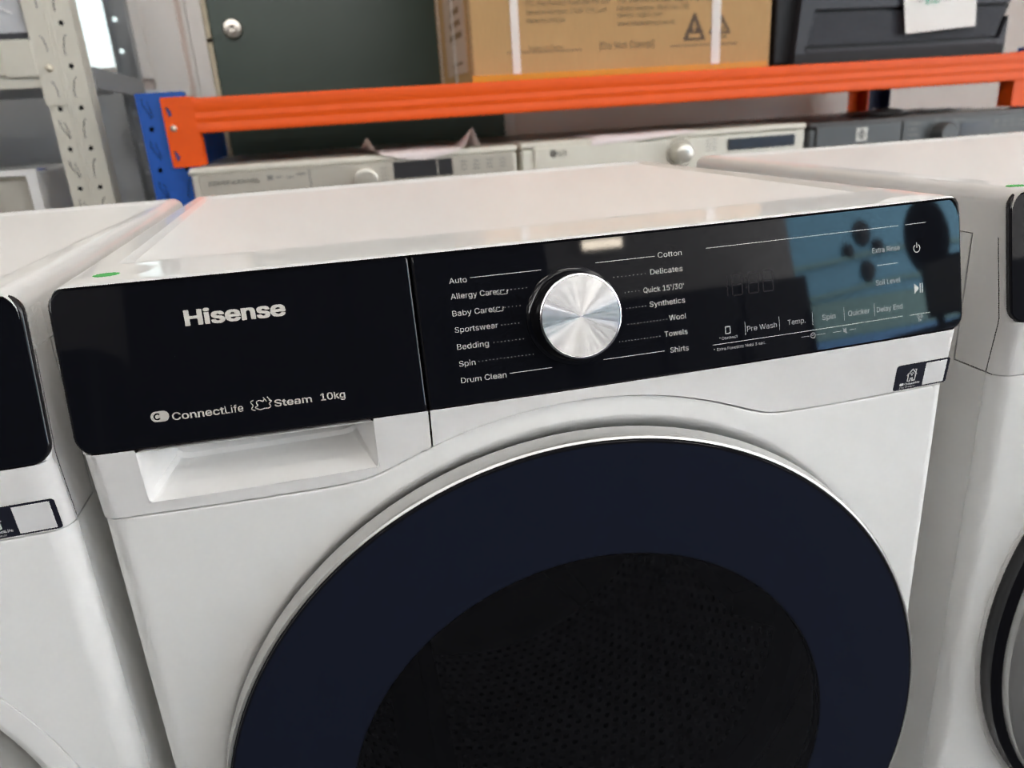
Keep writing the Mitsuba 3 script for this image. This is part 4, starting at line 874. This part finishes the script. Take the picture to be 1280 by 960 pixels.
def fridge(key, x0, x1, y0, h, lab):
    """stands with its doors towards +y"""
    put(key + '__body', bx(x0, x1, y0, y0 + .60, .03, h, .01), 'machine_graphite', 30)
    for i, (a, b) in enumerate(((.06, h * .42), (h * .43, h - .01))):
        put(key + '__door', bx(x0 + .003, x1 - .003, y0 + .604, y0 + .65, a, b, .012), 'microwave_black', 30)
        d = key + '__door' + ('' if i == 0 else f'_{i:03d}')
        put(d + '__handle', bx(x1 - .06, x1 - .04, y0 + .65, y0 + .69, a + .1, min(a + .6, b - .05), .008), 'microwave_black', 30)
    for x in (x0 + .08, x1 - .08): put(key + '__foot', bx(x - .03, x + .03, y0 + .05, y0 + .55, 0, .032), 'foot_black')
    thing(key, lab, 'refrigerator', 'fridges along the front wall')
for i, (a, b, h) in enumerate([(-3.35, -2.62, 1.62), (-2.60, -1.82, 1.62), (-1.55, -.80, 2.35), (-.78, -.02, 2.35), (.0, .76, 2.35), (.78, 1.54, 2.35), (1.75, 2.45, 1.52), (2.47, 3.17, 1.52), (3.19, 3.89, 1.52)]):
    fridge('refrigerator' if i == 0 else f'refrigerator_{i:03d}', a, b, -4.95, h, 'dark refrigerator standing against the front wall behind the camera')
put('wall_lamp__shade', bx(2.05, 2.45, -4.99, -4.93, 2.10, 2.14), 'lamp_housing'); d = grid([[(2.06, -4.925, 2.02), (2.06, -4.925, 2.09)], [(2.44, -4.925, 2.02), (2.44, -4.925, 2.09)]])
if d.face_normals[0][1] < 0: d.invert()
put('wall_lamp__tube', d, 'lamp_housing'); scene['wall_lamp__tube']['emitter'] = {'type': 'area', 'radiance': rgb(22, 19, 15)}
put('wall_lamp__back_plate', bx(2.05, 2.45, -4.99, -4.93, 2.0, 2.10), 'lamp_housing')
thing('wall_lamp', 'warm wall lamp above the fridges behind the camera', 'lamp')
# office chair, desk, screen and blue bag by the right wall
K = 'service_desk'
put(K + '__top', bx(3.2, 4.25, -2.75, -2.15, .84, .87, .004), 'machine_graphite', 30)
for x, y in ((3.23, -2.72), (4.2, -2.72), (3.23, -2.2), (4.2, -2.2)): put(K + '__leg', bx(x, x + .04, y, y + .04, 0, .842), 'foot_black')
thing(K, 'dark service desk by the right wall', 'desk')
K = 'monitor'
put(K + '__screen', xf(bx(-.20, .20, -.012, .012, .03, .30, .006), TM((3.52, -2.42, .90)) @ RM(.6, (0, 0, 1))), 'screen_grey', 30)
put(K + '__frame', xf(cat(bx(-.215, -.20, -.016, .016, .015, .315), bx(.20, .215, -.016, .016, .015, .315), bx(-.20, .20, -.016, .016, .015, .03), bx(-.20, .20, -.016, .016, .30, .315)), TM((3.52, -2.42, .90)) @ RM(.6, (0, 0, 1))), 'van_dark')
put(K + '__stand', xf(cat(bx(-.03, .03, -.03, -.012, -.03, .10), bx(-.10, .10, -.08, .06, -.03, -.015)), TM((3.52, -2.42, .90)) @ RM(.6, (0, 0, 1))), 'van_dark')
thing(K, 'grey screen on the service desk', 'monitor')
P = [[(3.86 + (.20 + .05 * math.sin(3 * a)) * math.cos(a) * math.sin(b), -2.24 + .08 * math.sin(a) * math.sin(b), .875 + .065 * (1 - math.cos(b)) * (1 + .1 * math.sin(5 * a))) for b in np.linspace(0.001, np.pi - .001, 14)] for a in np.linspace(0, 2 * np.pi, 28, endpoint=False)]
put('blue_bag__pouch', grid(np.array(P), closed_u=True), 'bag_blue', True); put('blue_bag__strap', tube([(3.78, -2.24, .96), (3.80, -2.24, 1.03), (3.92, -2.24, 1.04), (3.96, -2.24, .96)], .01), 'bag_blue', True)
thing('blue_bag', 'blue cloth bag lying on the service desk', 'bag')
K = 'office_chair'
put(K + '__backrest', xf(lathe([(.0005, -.035), (.5, -.035), (.85, -.03), (.98, -.015), (1, 0), (.98, .015), (.85, .03), (.5, .035), (.0005, .035)], 40), TM((3.90, -2.95, 1.42)) @ RM(.85, (0, 0, 1)) @ np.diag([.155, 1, .235, 1])), 'chair_dark', 40)
put(K + '__post', xf(bx(-.03, .03, .03, .05, -1.0 + .05, .0), TM((3.90, -2.95, 1.42)) @ RM(.85, (0, 0, 1))), 'foot_black')
put(K + '__seat', bx(3.66, 4.10, -3.20, -2.80, .47, .54, .03), 'chair_dark', 30)
put(K + '__column', bx(3.86, 3.92, -3.03, -2.97, .06, .48), 'foot_black')
for k in range(5): put(K + '__base_arm', xf(bx(0, .28, -.02, .02, .0, .06), TM((3.89, -3.0, 0)) @ RM(k * 2 * math.pi / 5, (0, 0, 1))), 'foot_black')
thing(K, 'dark high backed office chair behind the service desk', 'chair')
